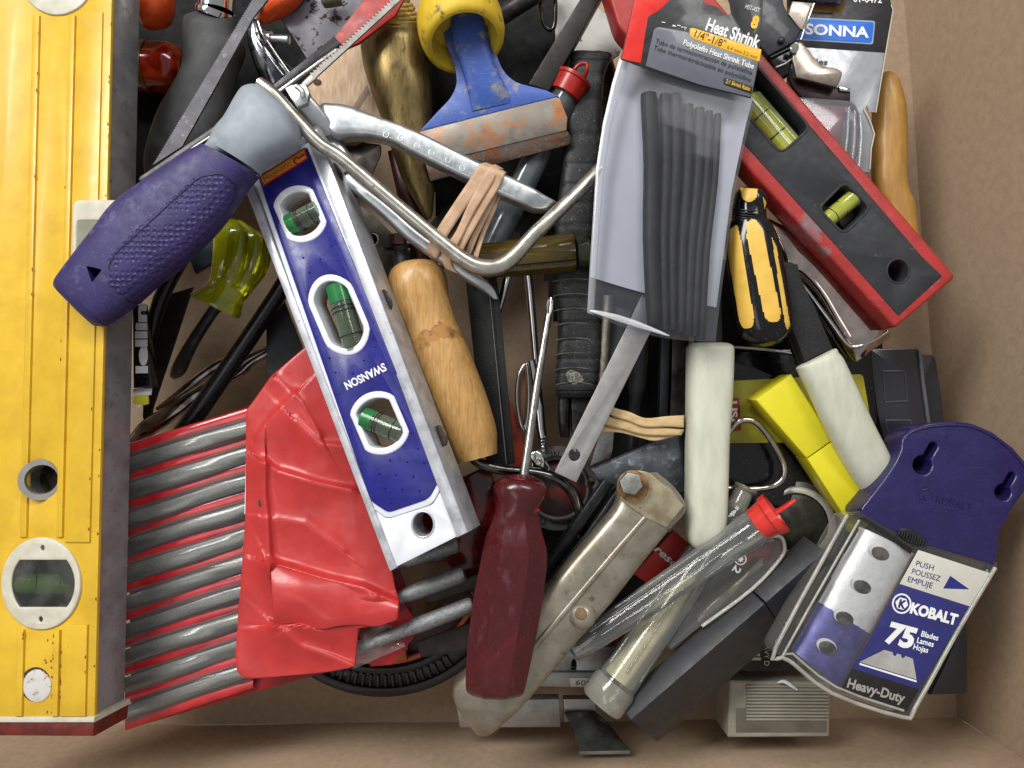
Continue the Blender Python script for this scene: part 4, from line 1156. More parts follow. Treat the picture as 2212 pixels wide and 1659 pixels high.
for lab_, pts, rr in (('bright chrome rod standing left of the black ribbed grip', [(1132, 560, -1.6), (1141, 595, -1.7), (1150, 690, -1.9), (1158, 790, -2.1), (1162, 850, -2.2)], [9, 9, 9, 8, 8]), ('short chrome rod just below the curled zinc handle tip', [(1102, 580, -1.6), (1094, 610, -1.7), (1078, 672, -2.0), (1070, 700, -2.2)], [9, 9, 7, 6])):
    mk('chrome_rod', tubed(pts, rr, 16, 2), CHROME, None, 60, lab_, 'rod')
MP = thing('pickup_magnet', 'telescopic chrome pick-up rod with pivoting nut end by the red screwdriver', 'pick-up tool', (1165, 980, -2))
mk('rod', tubed([(1148, 780, -1.7), (1160, 845, -1.7), (1168, 925, -1.7), (1172, 946, -1.7)], [8, 11, 11, 10], 18, 2), CHROME, MP, 60)
for i in range(4):
    mk('ring', turnd((1171 + i * .8, 949 + i * 7, -1.7), (1171.6 + i * .8, 954 + i * 7, -1.7), [(0, 6), (.2, 8.5 - i * .9), (.8, 8.5 - i * .9), (1, 6)], 16), CHROME, MP, 50)
mk('pivot_plate', prismd([(1146, 980, 4), (1158, 973, 5), (1172, 982), (1188, 1008, 5), (1187, 1018, 3), (1150, 1016)], -1.6, .12, .03), CHROME, MP, 40)
mk('nut', prismd(ell(1163, 998, 9.5, 9.5, 10, 6), -1.5, .1, .02, [ell(1163, 998, 4, 4, n=12)]), M('brass_nut', 'b8ac88', .25, 1), MP, 30)
mk('chrome_clip', tubed([(1136, 786, -1.8), (1120, 812, -1.8), (1116, 860, -1.8), (1122, 905, -1.8), (1132, 930, -1.85), (1139, 905, -1.8), (1142, 850, -1.8), (1140, 805, -1.8)], 3.6, 10, 4, closed=True), CHROME, None, 60, 'thin oval chrome loop left of the screwdriver shank', 'clip')
mk('leather_tab', prismd([(1121, 812), (1134, 795), (1138, 850), (1132, 915), (1122, 890)], -1.95, .1, .02), M('brown_leather', '6a4630', .6), None, 30, 'brown leather tab inside the oval chrome loop', 'tab')
mk('orange_wedge', prismd([(1098, 860), (1108, 875), (1134, 962), (1130, 1015), (1108, 1008)], -2.2, .2, .04), M('orange_dull2', 'a83c14', .4, 0, '8a2e0e', 2), None, 30, 'dull orange wedge behind the red screwdriver shank', 'wedge')
BB = thing('black_angle_bar', 'black angle bar with a worn bright edge beside the wooden handle', 'bar', (1075, 820, -2.2))
mk('left_flange', prismd([(1000, 560), (1046, 556), (1057, 640), (1093, 1004), (1050, 1010)], lambda u, v: -1.3 - .2 * (1075 - u) / 60, .1, .02), BLACKM, BB, 30)
mk('right_flange', prismd([(1048, 556), (1066, 556), (1079, 640), (1096, 830), (1113, 1000), (1095, 1006), (1059, 640)], -1.36, .6, .02), BLACKM, BB, 30)
mk('worn_edge', tubed([(1047, 556, -1.27), (1058, 640, -1.27), (1094, 1004, -1.27)], 1.3, 6), STEEL, BB, 50)

FB = thing('flange_bolt', 'dark flanged bolt standing between blue level and zinc pliers', 'bolt', (864, 545, -2.2))
mk('head', turnd((858, 504, -1.5), (860, 528, -1.55), [(0, 14), (.1, 19), (1, 20)], 6, rot=.3), M('rust_brown', '4a3228', .5, .5), FB, 20)
mk('flange', turnd((859, 526, -1.55), (861, 540, -1.6), [(0, 14), (.3, 30), (.8, 31), (1, 14)], 28), DSTEEL, FB, 40)
mk('stem', turnd((861, 538, -1.6), (868, 600, -1.7), [(0, 15), (1, 14)], 18), M('grey_thread', '7a7c80', .4, .8, bump=.3, bs=30), FB, 50)
GP = thing('grey_plate', 'stone grey plate with a dark hole beside the blue level', 'plate', (820, 500, -2.4))
mk('plate', prismd([(757, 425), (812, 470), (890, 545), (880, 620), (790, 600)], -2.1, .12, .02, [ell(804, 516, 13, 15)]), M('stone_grey', '6c6a5c', .6, .2, '545248', 3), GP, 30)
mk('hole_plug', turnd((803, 517, -2.15), (803, 517, -2.0), [(0, 13), (.5, 12), (1, 6)], 16), GUN, GP, 50)
mk('maroon_handle', loftd([(880, 300, 900, 298, -1.7, .15), (885, 420, 912, 420, -1.7, .18), (892, 540, 920, 540, -1.8, .2), (870, 600, 900, 610, -1.9, .15)], 2, 16, 3), M('maroon_plastic', '4a0c0e', .35, 0, '380808', 2), None, 50, 'dark maroon handle glimpsed beside the brass bob tip', 'handle of tool') if False else None
mk('thin_awl', tubed([(925 - 18, 322, -1.5), (943 - 26, 400, -1.5), (945 - 20, 470, -1.6)], 2.5, 8), STEEL, None, 50, 'thin steel awl needle left of the brass bob tip', 'awl')
mk('maroon_tool', loftd([(838, 330, 880, 330, -1.9, .2), (858, 420, 905, 420, -1.9, .25), (880, 500, 930, 500, -2, .25), (890, 580, 930, 580, -2.1, .2)], 2.2, 20, 3), M('maroon_plastic', '3e0c10', .35, 0, '2c080a', 2), None, 50, 'dark maroon tool body glimpsed left of the brass bob tip', 'tool')

# ================================================================ heat shrink bag
BP = thing('heat_shrink_bag', 'clear bag of black heat shrink tubes with red black and grey header card', 'bag', (1450, 420, .1))
cz = lambda u, v, d=0: .85 + d - (v - 0) / 1500
card = [(1372, -30), (1650, -30), (1640, 134), (1623, 212), (1510, 184), (1391, 146), (1341, 128), (1369, 0)]
ch = rc([(1516, -14), (1522, 8, 8), (1550, 14, 10), (1566, 32, 8), (1580, 30, 8), (1576, 4, 8), (1566, -14)])
cardo = mk('header_card', prismd(card, cz, .03, .004, [ch]), M('card_black', '151418', .4, 0, '101012', 2, coat=.2), BP, 30)
REDK = M('card_red', 'd8261c', .38, 0, 'cc2018', 2, coat=.2)
GRYK = M('card_grey', '5c5f68', .4, 0, '585b64', 2, coat=.2, spot=('8a8a70', 6, .7, .76))
YELK = M('card_yellow', 'eeb41e', .4, 0, 'e6ac1a', 2)
mk('red_stripe', prismd([(1372, -30), (1450, -30), (1447, 0), (1427, 20), (1402, 35), (1399, 40), (1384, 136), (1343, 127), (1371, 0)], lambda u, v: cz(u, v, .004), .006, .001), REDK, BP, 30)
mk('grey_panel', prismd([(1413, 62, 8), (1424, 58, 6), (1492, 70), (1640, 122), (1623, 210), (1510, 182), (1395, 142)], lambda u, v: cz(u, v, .004), .006, .001), GRYK, BP, 30)
mk('yellow_band', prismd([(1490, 60, 7), (1500, 61, 4), (1645, 107), (1640, 133), (1497, 83, 6), (1490, 76, 5)], lambda u, v: cz(u, v, .008), .006, .001), YELK, BP, 30)
mk('black_pill', prismd([(1563, 166, 5), (1626, 187), (1623, 203), (1562, 182, 6)], lambda u, v: cz(u, v, .008), .006, .001), BLACKP, BP, 30)
wr_ = [prismd([(1432 + random.random() * 75, 44 + 0, ), (0, 0), (0, 0)], .9, .01) for _ in ()]
tl = lambda u, v: cz(u, v, .008)
for s_, u, v, h_, a_, wd, bo_, m_ in (('HST-AST', 1609, 18, 10, 17, 32, .0, WHITEP), ('8', 1620, 57, 25, 18, 15, .06, YELK), ('Heat Shrink', 1523, 64, 27, 19.6, 121, .03, WHITEP),
        ('1/4"-1/8"', 1499, 80, 17, 19.5, 69, .0, BLACKP), ('6.4 mm-3.2 mm', 1570, 105, 8, 19.5, 68, 0, M('brown_print', '8a5a10', .5)),
        ('Polyolefin Heat Shrink Tube', 1475, 96, 12, 19.2, 161, .02, WHITEP), ('Tubo de termocontracci\u00f3n de poliolefina', 1415, 92, 10, 18.4, 220, 0, BLACKP),
        ('Tube thermor\u00e9tr\u00e9cissable en polyol\u00e9fine', 1411, 106, 10, 18.7, 222, 0, BLACKP), ('2:1 Shrink Ratio', 1567, 179, 9, 18.5, 55, .01, YELK)):
    mk('lettering', textd(s_, u, v, h_, a_, tl, wd, bo_), m_, BP)
sc_ = []
for i in range(34):
    x = random.random()
    u, v = lp(1428, 1640, x), lp(47, 112, x) + random.gauss(0, 4) * (1 - .5 * x)
    w_ = random.uniform(2, 9) * (1.3 - x)
    sc_.append(prismd([(u, v), (u + w_, v + 1.5), (u + w_ * .8, v + 3), (u + 1, v + 2)], lambda a, b: cz(a, b, .014), .004, .001))
ob = mk('torn_print', sc_, WHITEP, BP, 0)
ob['kind'] = 'stuff'
# tubes
SHR = M('shrink_black', '0b0b0c', .6, 0, '121213', 3)
tubes = [((1383, 1420), 213, (1396, 1430), 690), ((1424, 1448), 214, (1428, 1446), 700), ((1446, 1472), 213, (1446, 1462), 700), ((1475, 1498), 236, (1462, 1482), 706), ((1500, 1522), 243, (1478, 1496), 712), ((1523, 1540), 250, (1493, 1510), 716), ((1542, 1558), 256, (1508, 1524), 722), ((1455, 1475), 300, (1450, 1468), 690)]
ordn = ['thick leftmost black shrink tube', 'second black shrink tube from the left', 'third black shrink tube from the left', 'fourth black shrink tube from the left', 'fifth black shrink tube from the left', 'thin sixth black shrink tube from the left', 'thin rightmost black shrink tube', 'black shrink tube lying beneath the third one']
for i, ((a0, a1), va, (b0, b1), vb) in enumerate(tubes):
    zz = .28 if i < 7 else .05
    um = (a0 + a1) / 2; ub = (b0 + b1) / 2
    mk('heat_shrink_tube', tubed([(um, va, zz), (um, va + 2, zz), (lp(um, ub, .3) + 3, lp(va, vb, .3), zz), (lp(um, ub, .62) - 3, lp(va, vb, .62), zz), (ub, vb - 2, zz), (ub, vb, zz)], [(a1 - a0) / 2 * .8, (a1 - a0) / 2, (a1 - a0) / 2, ((a1 - a0) + (b1 - b0)) / 4, (b1 - b0) / 2, (b1 - b0) / 2 * .7], 18, 3), SHR, None, 60, ordn[i] + ' in the clear bag', 'heat shrink tube', 'black heat shrink tubes in the bag')
# the two sheets of the bag
Lb = [(127, 1339), (180, 1323), (267, 1303), (360, 1289), (550, 1276), (603, 1273), (675, 1269)]
Rb = [(140, 1652), (273, 1617), (413, 1587), (553, 1569), (640, 1557), (733, 1546)]
def bagf(top):
    def f(s, t):
        u0 = edge(Lb, lp(127, 675, t)); v0 = lp(127, 675, t)
        v1 = lp(212, 738, t); u1 = edge(Rb, max(140, min(733, v1)))
        if t < .06:
            v0, v1 = lp(127, 160, t / .06), lp(212, 244, t / .06)
            u0, u1 = edge(Lb, v0), edge(Rb, v1)
        u, v = lp(u0, u1, s), lp(v0, v1, s) + (18 * math.sin(math.pi * s) * t ** 6)
        bul = math.sin(math.pi * s) ** .6 * min(1, t * 3.5) * min(1, (1 - t) * 9 + .12)
        w_ = .06 * noise.noise(Vector((u * .009, v * .005, 3))) + .012 * noise.noise(Vector((u * .03, v * .012, 8)))
        if top:
            return (u, v, .58 + .2 * bul * (s ** .5) + (w_ + .06) * min(1, t * 5) * min(1, 8 * s, 8 * (1 - s)) - .25 * t + .22 * (1 - t) * 0)
        return (u, v, .12 - .12 * t + .3 * w_ + .08)
    return f
BF = clear('bag_front', 'eeeff3', .03, 'c8cad2', .15, .15, bump=.12, bs=.9, var=.02, vs=.8, gi=1.16)
BBK = clear('bag_back', 'd0d2d8', .78, 'c4c6ce', .35, .1, var=.05)
mk('front_sheet', sheetd(bagf(True), 60, 110), BF, BP, 70)
mk('milky_insert', sheetd(lambda s, t: (lambda q: (q[0] + (2 if s < .5 else -2), q[1], q[2]))(bagf(False)(lp(.0, .985, s), t * .86)), 30, 60), BBK, BP, 70)
mk('back_sheet', sheetd(lambda s, t: (lambda q: (q[0], q[1], q[2] - .1))(bagf(False)(s, t)), 30, 60), clear('bag_rear', 'e4e6ec', .04, 'd8dae2', .15, .2), BP, 70)
sm = bagf(True)
mk('side_seam', sheetd(lambda s, t: (lambda q: (q[0] + lp(-1, 20, s) * (1 - .3 * t), q[1] + lp(0, 6, s), q[2] + .02 + .03 * math.sin(s * 3.1)))(sm(0.0, t)), 6, 60), clear('bag_seam', 'eceef2', .3, 'd4d6dc', .2, .3), BP, 60)
mk('bottom_fold', tubed([(lambda q: (q[0], q[1] - 16 + 10 * (2 * k / 12 - 1) ** 2, q[2] + .05))(sm(k / 12 * .62 + .02, 1)) for k in range(13)], [2, 4, 5, 6, 7, 7, 7, 7, 6, 5, 4, 3, 1], 10, 3, flat=.5), clear('bag_fold', 'ffffff', .35, 'ffffff', .1, .4), BP, 60)

# steel strip with a hole
SS = M('satin_strip', 'b2b0ac', .42, .75, 'a2a09c', 2, spot=('86847e', 16, .64, .7), rv=.06)
mk('steel_strip', prismd([(1198, 1020), (1245, 1042), (1418, 692), (1440, 640), (1396, 618), (1362, 690)], lambda u, v: -.35 + (1030 - v) / 1300, .07, .012, [ell(1241, 983, 12.5, 13.5)]), SS, None, 30, 'flat silver steel strip with a round hole below the clear bag', 'steel strip')
bands2 = [('upper tan rubber band to the right of the silver strip', [(1300, 862, 1296, 884, -.6), (1326, 880, 1322, 898, -.55), (1360, 890, 1358, 910, -.55), (1394, 903, 1392, 922, -.55), (1440, 899, 1438, 922, -.55), (1478, 897, 1477, 924, -.55)]),
          ('middle tan rubber band to the right of the silver strip', [(1300, 898, 1296, 915, -.6), (1340, 902, 1336, 925, -.6), (1400, 918, 1396, 940, -.6), (1478, 928, 1472, 940, -.6)]),
          ('lower tan rubber band to the right of the silver strip', [(1290, 914, 1288, 936, -.66), (1340, 922, 1336, 934, -.66), (1390, 934, 1384, 946, -.66), (1430, 940, 1418, 952, -.66), (1476, 926, 1474, 936, -.7)])]
for l_, b_ in bands2:
    solid(mk('rubber_band', ribbon(b_), M('rubber_band_pale', 'c8ab7c', .6, 0, 'ae9266', 3, st=(1, 4, 1)), None, 60, l_, 'rubber band', 'rubber bands beside the silver strip'), .03)
mk('knurled_shaft', tubed([(1314, 640, -1.2), (1310, 700, -1.2), (1300, 830, -1.25)], [12, 12, 11.5], 18, 3), M('knurled_steel', '8f897e', .4, .9, '6e685e', 5, bump=.7, bs=34), None, 60, 'knurled steel shaft between the black grip and the silver strip', 'shaft')
mk('grey_scraper', prismd([(1322, 660), (1364, 672), (1330, 762), (1316, 800)], -1.35, .06, .01), M('scraper_grey', '6c6a6c', .45, .6), None, 30, 'dull grey scraper plate behind the silver strip', 'scraper')
mk('knife_blade', prismd([(1296, 925), (1327, 930, 4), (1322, 985, 14), (1306, 1008, 4), (1272, 1016), (1288, 960)], lambda u, v: -1.05 - (v - 930) / 500, .06, .015), M('satin_strip2', '9a9a98', .3, .95, '7e7e7c', 2), None, 30, 'rounded satin knife blade tip under the silver strip', 'knife')
mk('black_punch', turnd((1402, 560, -1.7), (1360, 1010, -1.9), [(0, 22), (.62, 21), (.66, 15), (1, 12)], 22), M('punch_black', '1c1c1e', .4, .4, '262628', 3, dust=.2), None, 40, 'stepped black steel punch to the right of the silver strip', 'punch')
FBX = thing('flat_bar_pair', 'dark grey channel bar leaning beside the upright white grip', 'channel bar', (1455, 800, -2.2))
mk('left_flange', prismd([(1432, 640), (1450, 640), (1442, 900), (1424, 900)], -1.6, .3, .02), M('bar_grey', '3a3c40', .4, .6), FBX, 30)
mk('right_flange', prismd([(1456, 640), (1492, 640), (1482, 900), (1448, 900)], -1.65, .3, .02), M('bar_brown', '58524c', .35, .8, '2e2a28', 2), FBX, 30)

# ================================================================ pliers with white grips
IV = M('ivory_vinyl', 'c4c6b4', .42, 0, 'b8b9a6', 1.8, spot=('6a6a5c', 4, .66, .78), st=(3, .8, 1), det=10, sss=.05, rv=.06, dust=0, scr=.0, bump=.05)
WP = thing('tile_nippers', 'pliers with black steel arms and two ivory vinyl grips', 'pliers', (1640, 800, -1.2))
mk('grip', loftd([(1492, 742, 1572, 742, -.6, .2), (1485, 750, 1582, 750, -.6, .34), (1484, 770, 1583, 766, -.6, .38), (1483, 850, 1580, 850, -.6, .39), (1482, 950, 1573, 950, -.6, .39), (1481, 1060, 1570, 1060, -.6, .38), (1480, 1130, 1567, 1124, -.6, .36), (1486, 1166, 1560, 1154, -.6, .3), (1500, 1184, 1546, 1172, -.6, .2), (1512, 1187, 1532, 1182, -.6, .05)], 3.2, 32, 5), IV, WP, 45)
mk('grip', loftd([(1730, 788, 1797, 754, -.5, .16), (1722, 795, 1804, 754, -.5, .3), (1726, 803, 1808, 763, -.5, .35), (1735, 822, 1818, 776, -.5, .36), (1750, 852, 1837, 815, -.5, .36), (1792, 944, 1876, 900, -.62, .36), (1842, 1036, 1928, 1000, -.85, .34), (1895, 1115, 1975, 1080, -1.1, .3)], 2.6, 32, 5), IV, WP, 40)
mk('arm', prismd([(1670, 560), (1725, 570), (1729, 596), (1758, 655), (1800, 752), (1740, 782), (1702, 690), (1680, 620)], -.42, .35, .05), M('coarse_black', '1c1c1e', .7, .2, '2c2c2e', 20, bump=.3, bs=40), WP, 30)
mk('arm', prismd([(1510, 600), (1560, 600), (1562, 760), (1504, 760)], -.55, .3, .05), M('coarse_black', '1c1c1e'), WP, 30)
mk('arm_rib', prismd([(1690, 690), (1702, 690), (1742, 780), (1726, 790)], -.7, .2, .03), BLACKM, WP, 30)

# ================================================================ yellow and black screwdriver
YB = M('yellow_inlay', 'e0b650', .42, 0, 'd4aa48', 3, spot=('7a5a20', 12, .68, .74))
BSD = thing('black_screwdriver', 'black screwdriver with cream yellow inlaid stripes right of the bag', 'screwdriver', (1640, 600, -1))
secs = [(1596, 408, 1642, 412, -.2, .2), (1590, 416, 1650, 424, -.2, .36), (1586, 436, 1655, 440, -.2, .4), (1584, 448, 1652, 458, -.2, .38), (1582, 470, 1654, 478, -.2, .4), (1574, 486, 1662, 486, -.2, .46), (1569, 520, 1676, 515, -.2, .52), (1572, 560, 1686, 555, -.2, .54), (1584, 640, 1700, 625, -.2, .54), (1593, 695, 1709, 684, -.2, .52), (1602, 726, 1707, 712, -.2, .46), (1622, 745, 1692, 734, -.2, .34), (1642, 751, 1672, 746, -.2, .15)]
ho = mk('handle', loftd(secs, 2.3, 150, 40), BLACKG, BSD, 50, mats=[YB])
stripes = [inpoly(rc(p)) for p in ([(1576, 496, 6), (1592, 484, 6), (1601, 520), (1629, 688, 6), (1626, 707, 8), (1606, 711, 8), (1598, 697, 5), (1570, 540)], [(1612, 480, 6), (1630, 472, 6), (1646, 492), (1687, 676, 8), (1684, 694, 8), (1664, 697, 8), (1652, 686, 6), (1613, 512)], [(1667, 512), (1677, 532), (1707, 702, 3), (1701, 714, 3), (1696, 700)], [(1599, 405), (1637, 408), (1633, 430, 6), (1618, 438, 6), (1604, 430, 6)], [(1648, 425), (1656, 438), (1652, 452)])]
facemat(ho, 1, lambda u, v, nz: any(f(u, v, nz) for f in stripes))
for i in range(5):
    y = 447 + i * 5.5
    mk('neck_ring', tubed([(1583 + 35 - 36 * math.cos(R(a)), y + 8 * math.sin(R(a)) * .4 + 10 * a / 180, -.2 + .42 * math.sin(R(a))) for a in range(0, 181, 20)], 2, 8), BLACK, BSD, 50)

# ================================================================ red level
SRED = M('scuffed_red', 'a82c28', .46, 0, '942824', 1.4, spot=('776c70', 1.1, .56, .68), bump=.04, det=10, scr=.2)
GPL = M('charcoal_plastic', '222326', .62, 0, '2a2b2e', 2, spot=('5c5a58', 2.2, .64, .74), bump=.06, bs=30)
RL_ = thing('torpedo_level', 'red torpedo level with charcoal insert and lime vials leaning on the wall', 'spirit level', (1850, 480, -1.6))
rz = lambda u, v, d=0: -.2 + d - .0003 * (u - 1600)
slot = rect(1652, 226, 200, 80, 49, 16)
sq = rect(1825, 449, 74, 76, 45, 14)
rh = ell(1941, 585, 22, 24)
rface = [(1490, -70), (1659, 128), (2029, 553), (2066, 598, 10), (1935, 709, 10), (1638, 387), (1335, 55, 14), (1300, -60)]
mk('body', prismd(rface, rz, .68, .08, [slot, sq, rh], 3), SRED, RL_, 30)
mk('insert', prismd([(1500, -10), (1659, 163), (1992, 553), (2037, 596, 6), (1941, 683, 6), (1826, 553), (1659, 368), (1370, 48, 16), (1372, 10, 12)], lambda u, v: rz(u, v, .02), .4, .03, [slot, sq, rh]), GPL, RL_, 30)
for h_, p_ in (('slot_rim', (rect(1652, 226, 212, 92, 49, 22), slot)), ('square_rim', (rect(1825, 449, 86, 88, 45, 20), sq)), ('hole_rim', (ell(1941, 585, 27, 29), rh))):
    mk(h_, prismd(p_[0], lambda u, v: rz(u, v, .035), .85, .02, [p_[1]]), GPL, RL_, 30)
mk('slot_bed', prismd(rect(1660, 220, 200, 30, 49), lambda u, v: rz(u, v, -.35), .1, .02), BLACKG, RL_, 30)
LV = M('lime_vial', 'd2d858', .1, 0, 'bac048', 3, tr=.45, coat=.4)
LVP = M('pale_lime_vial', 'a8ac70', .15, 0, '94985e', 3, tr=.45, coat=.3)
v1 = mk('vial', turnd((1608, 214, -.45), (1702, 322, -.48), [(0, 12), (.03, 24), (.97, 24), (1, 12)], 24), LV, RL_, 50)
mk('fluid', turnd((1622, 205, -.47), (1718, 316, -.5), [(0, 10), (.05, 18), (.95, 18), (1, 8)], 20), LVP, v1, 50)
mk('glint_rod', tubed([(1616, 205, -.2), (1706, 312, -.23)], 1.6, 8), M('white_plastic', 'dfe2e4'), v1, 50)
for t in (.35, .72):
    mk('ring_mark', turnd((lp(1608, 1702, t), lp(214, 322, t), -.46), (lp(1608, 1702, t + .015), lp(214, 322, t + .015), -.46), [(0, 20), (0, 24.6), (1, 24.6), (1, 20)], 24), BLACK, v1, 50)
v2 = mk('vial', turnd((1780, 480, -.5), (1862, 412, -.48), [(0, 10), (.02, 19), (.7, 19), (.74, 21), (.96, 20), (1, 10)], 24), LV, RL_, 50)
mk('bubble', turnd((1826, 442, -.42), (1842, 428, -.42), [(0, 3), (.3, 10), (.7, 10), (1, 3)], 16), LVP, v2, 50)
for t in (.2, .42):
    mk('ring_mark', turnd((lp(1780, 1862, t), lp(480, 412, t), -.5), (lp(1780, 1862, t + .02), lp(480, 412, t + .02), -.5), [(0, 16), (0, 19.6), (1, 19.6), (1, 16)], 24), BLACK, v2, 50)
mk('window_disc', prismd(ell(1838, 462, 30, 34), lambda u, v: rz(u, v, -.6), .04, .01), M('smoke_disc', '6a6c60', .2, 0, tr=.4), RL_)
mk('window_bed', prismd(rect(1825, 449, 90, 90, 45), lambda u, v: rz(u, v, -.75), .05, .01), BLACKG, RL_, 30)

# bent chrome lever under the red level
CRL = M('chrome_red_reflect', 'c2b4ac', .06, 1, '9c8e86', 2, rv=.03)
CL = thing('chrome_lever', 'bent polished chrome lever emerging under the red level', 'lever', (1800, 650, -1.4))
mk('trough', loftd([(1660, 470, 1664, 545, -1.0, .12), (1700, 495, 1690, 590, -1.0, .3), (1740, 535, 1716, 602, -1.05, .36), (1790, 590, 1752, 640, -1.08, .38), (1850, 648, 1790, 705, -1.1, .38), (1905, 702, 1826, 762, -1.1, .34), (1926, 726, 1848, 782, -1.02, .06)], 2.4, 24, 5), CRL, CL, 50)
mk('rolled_lip', tubed([(1690, 596, -.82), (1716, 600, -.78), (1730, 612, -.78), (1760, 650, -.8), (1800, 704, -.82), (1836, 748, -.84), (1880, 738, -.84), (1916, 716, -.9)], 4.5, 12, 4), CHROME, CL, 60)
mk('under_plate', prismd([(1700, 605), (1730, 620), (1830, 752), (1846, 784, 8), (1826, 772), (1770, 690), (1736, 630)], -1.2, .1, .03), M('dark_chrome2', '5a5650', .15, 1, '2c2a26', 2), CL, 40)

# ================================================================ upper right: clip, hang card, wooden handle
HC = thing('blister_card', 'torn black and silver hang card with blue logo beside the red level', 'package', (1830, 130, -2))
hz = lambda u, v, d=0: -1.2 + d
hc = [(1700, -30), (1918, -30), (1926, 8, 8), (1929, 22, 6), (1914, 109), (1912, 128), (1892, 243), (1877, 239), (1872, 226), (1869, 240), (1877, 256), (1884, 274), (1889, 290), (1882, 320), (1879, 372), (1700, 372)]
SIL = M('silver_card', '9fa1a4', .35, .35, '8f9194', 1.5, coat=.2, spot=('b8babc', 5, .64, .74))
mk('card', prismd(hc, hz, .04, .006), SIL, HC, 30)
mk('black_header', prismd([(1700, -30), (1917, -30), (1925, 8, 8), (1928, 20), (1914, 114), (1754, 103), (1700, 100)], lambda u, v: hz(u, v, .005), .01, .001), M('header_black', '1e1c20', .4, 0, '161416', 2, spot=('4a4648', 20, .68, .73)), HC, 30)
mk('blue_logo', prismd([(1700, 36), (1752, 41), (1888, 48, 6), (1883, 93, 6), (1735, 84), (1700, 82)], lambda u, v: hz(u, v, .012), .012, .002), M('blue_print', '2868c8', .4, 0, '2460ba', 2), HC, 30)
mk('logo_rim', prismd([(1700, 33), (1752, 38), (1891, 45, 6), (1886, 96, 6), (1735, 87), (1700, 85)], lambda u, v: hz(u, v, .008), .01, .002), M('pale_rim', '8aa0b8', .4), HC, 30)
mk('lettering', textd('SONNA', 1739, 73, 22, 3.2, lambda u, v: hz(u, v, .014), 138, .03), WHITEP, HC)
mk('lettering', textd('01-0472', 1843, 4, 14, 2, lambda u, v: hz(u, v, .01), 62, .02), WHITEP, HC)
mk('lettering', textd('les', 1763, 139, 13, 3, lambda u, v: hz(u, v, .006), 25, .02), M('grey_print', '4a4a50', .5), HC)
mk('torn_patch', prismd([(1752, -10), (1826, -8), (1826, 12, 4), (1816, 28, 4), (1784, 27), (1758, 25), (1750, 10)], lambda u, v: hz(u, v, .01), .012, .002), M('torn_kraft', '7a5c30', .9, 0, '654a26', 4), HC, 0)
mk('torn_edge', [tubed([(1872, 226, -1.18), (1866, 236, -1.18), (1877, 256, -1.17), (1884, 274, -1.18), (1889, 290, -1.18), (1882, 320, -1.18), (1879, 366, -1.18)], 1.6, 6), tubed([(1925, 10, -1.18), (1929, 22, -1.18), (1914, 110, -1.18), (1892, 243, -1.18), (1876, 240, -1.18)], 1.3, 6)], M('torn_white', 'c4bcb0', .9), HC, 50)
bl1 = mk('red_product', prismd([(1690, 216), (1742, 221), (1828, 229), (1823, 252), (1815, 310), (1760, 320), (1690, 300)], -1.0, .15, .03), M('red_product', '7c1c26', .4, 0, '8e2430', 2), HC, 30)
mk('pink_label', prismd([(1752, 250), (1823, 252), (1814, 306), (1790, 312)], -.99, .02, .004), M('pink_label', 'a8606a', .4), HC, 30)
mk('blister', prismd([(1690, 205), (1835, 216, 8), (1848, 222, 8), (1862, 250, 6), (1856, 330), (1830, 380), (1690, 380)], -.85, .3, .06), clear('blister', 'e6e6ea', .08, 'd0d2d8', .1, .4), HC, 40)
for x in (0, 18, 34):
    mk('blister_rib', tubed([(1834 + x * .7, 232 + x * .4, -.85), (1830 + x * .9, 300, -.85), (1820 + x, 372, -.85)], 3.2, 8, 3), clear('blister_rib', 'f0f0f4', .2, 'e4e6ea', .08, .5), HC, 60)
BC = thing('bench_clamp', 'dark grey clamp block with bent nickel jaw over the hang card', 'clamp', (1720, 100, -1.3))
DG = M('dark_grey_cast', '2c2d30', .4, .3, '38393c', 2, coat=.15, spot=('5a5a5c', 14, .66, .72))
mk('block', prismd([(1610, -40), (1690, -30), (1694, 8), (1704, 32), (1732, 66), (1716, 90), (1660, 120), (1610, 60)], -.72, .4, .05), DG, BC, 30)
mk('block_face', prismd([(1655, 118), (1716, 90), (1714, 130), (1706, 158), (1688, 168)], -.85, .4, .04), BLACKG, BC, 30)
mk('rib', tubed([(1664, 124, -.8), (1690, 112, -.8), (1714, 100, -.8)], 3, 8), DG, BC, 50)
mk('rib', tubed([(1676, 146, -.82), (1696, 138, -.82), (1712, 126, -.82)], 3, 8), M('zinc_bolt', 'a8a8a2'), BC, 50)
mk('screw', turnd((1688, 88, -.72), (1688, 88, -.62), [(0, 8), (.7, 7), (1, 3)], 14), DG, BC, 50)
NJ = M('nickel_warm', 'aaa094', .3, .9, '8e8478', 2)
mk('upper_jaw', prismd([(1712, 2), (1760, 6), (1757, 22), (1737, 66), (1728, 62), (1704, 30)], -.7, .08, .02), NJ, BC, 30)
mk('jaw_edge', tubed([(1758, 8, -.64), (1746, 40, -.64), (1736, 66, -.6), (1730, 86, -.6)], 2.5, 8, 3), CHROME, BC, 50)
mk('lower_jaw', prismd([(1716, 88, 6), (1733, 90), (1742, 100), (1762, 126, 20), (1778, 142, 16), (1808, 146, 8), (1822, 156, 6), (1817, 172, 6), (1809, 188), (1720, 166), (1712, 126)], -.72, .12, .04), NJ, BC, 40)
mk('jaw_pad', prismd([(1704, 166), (1808, 188), (1838, 194), (1837, 224), (1742, 220), (1715, 190)], -.95, .2, .03), M('maroon_dark', '2a1416', .35, .2, '1c0e10', 2), BC, 30)
mk('jaw_tip', prismd([(1812, 186), (1838, 190), (1837, 198), (1814, 196)], -.9, .08, .02), CHROME, BC, 30)
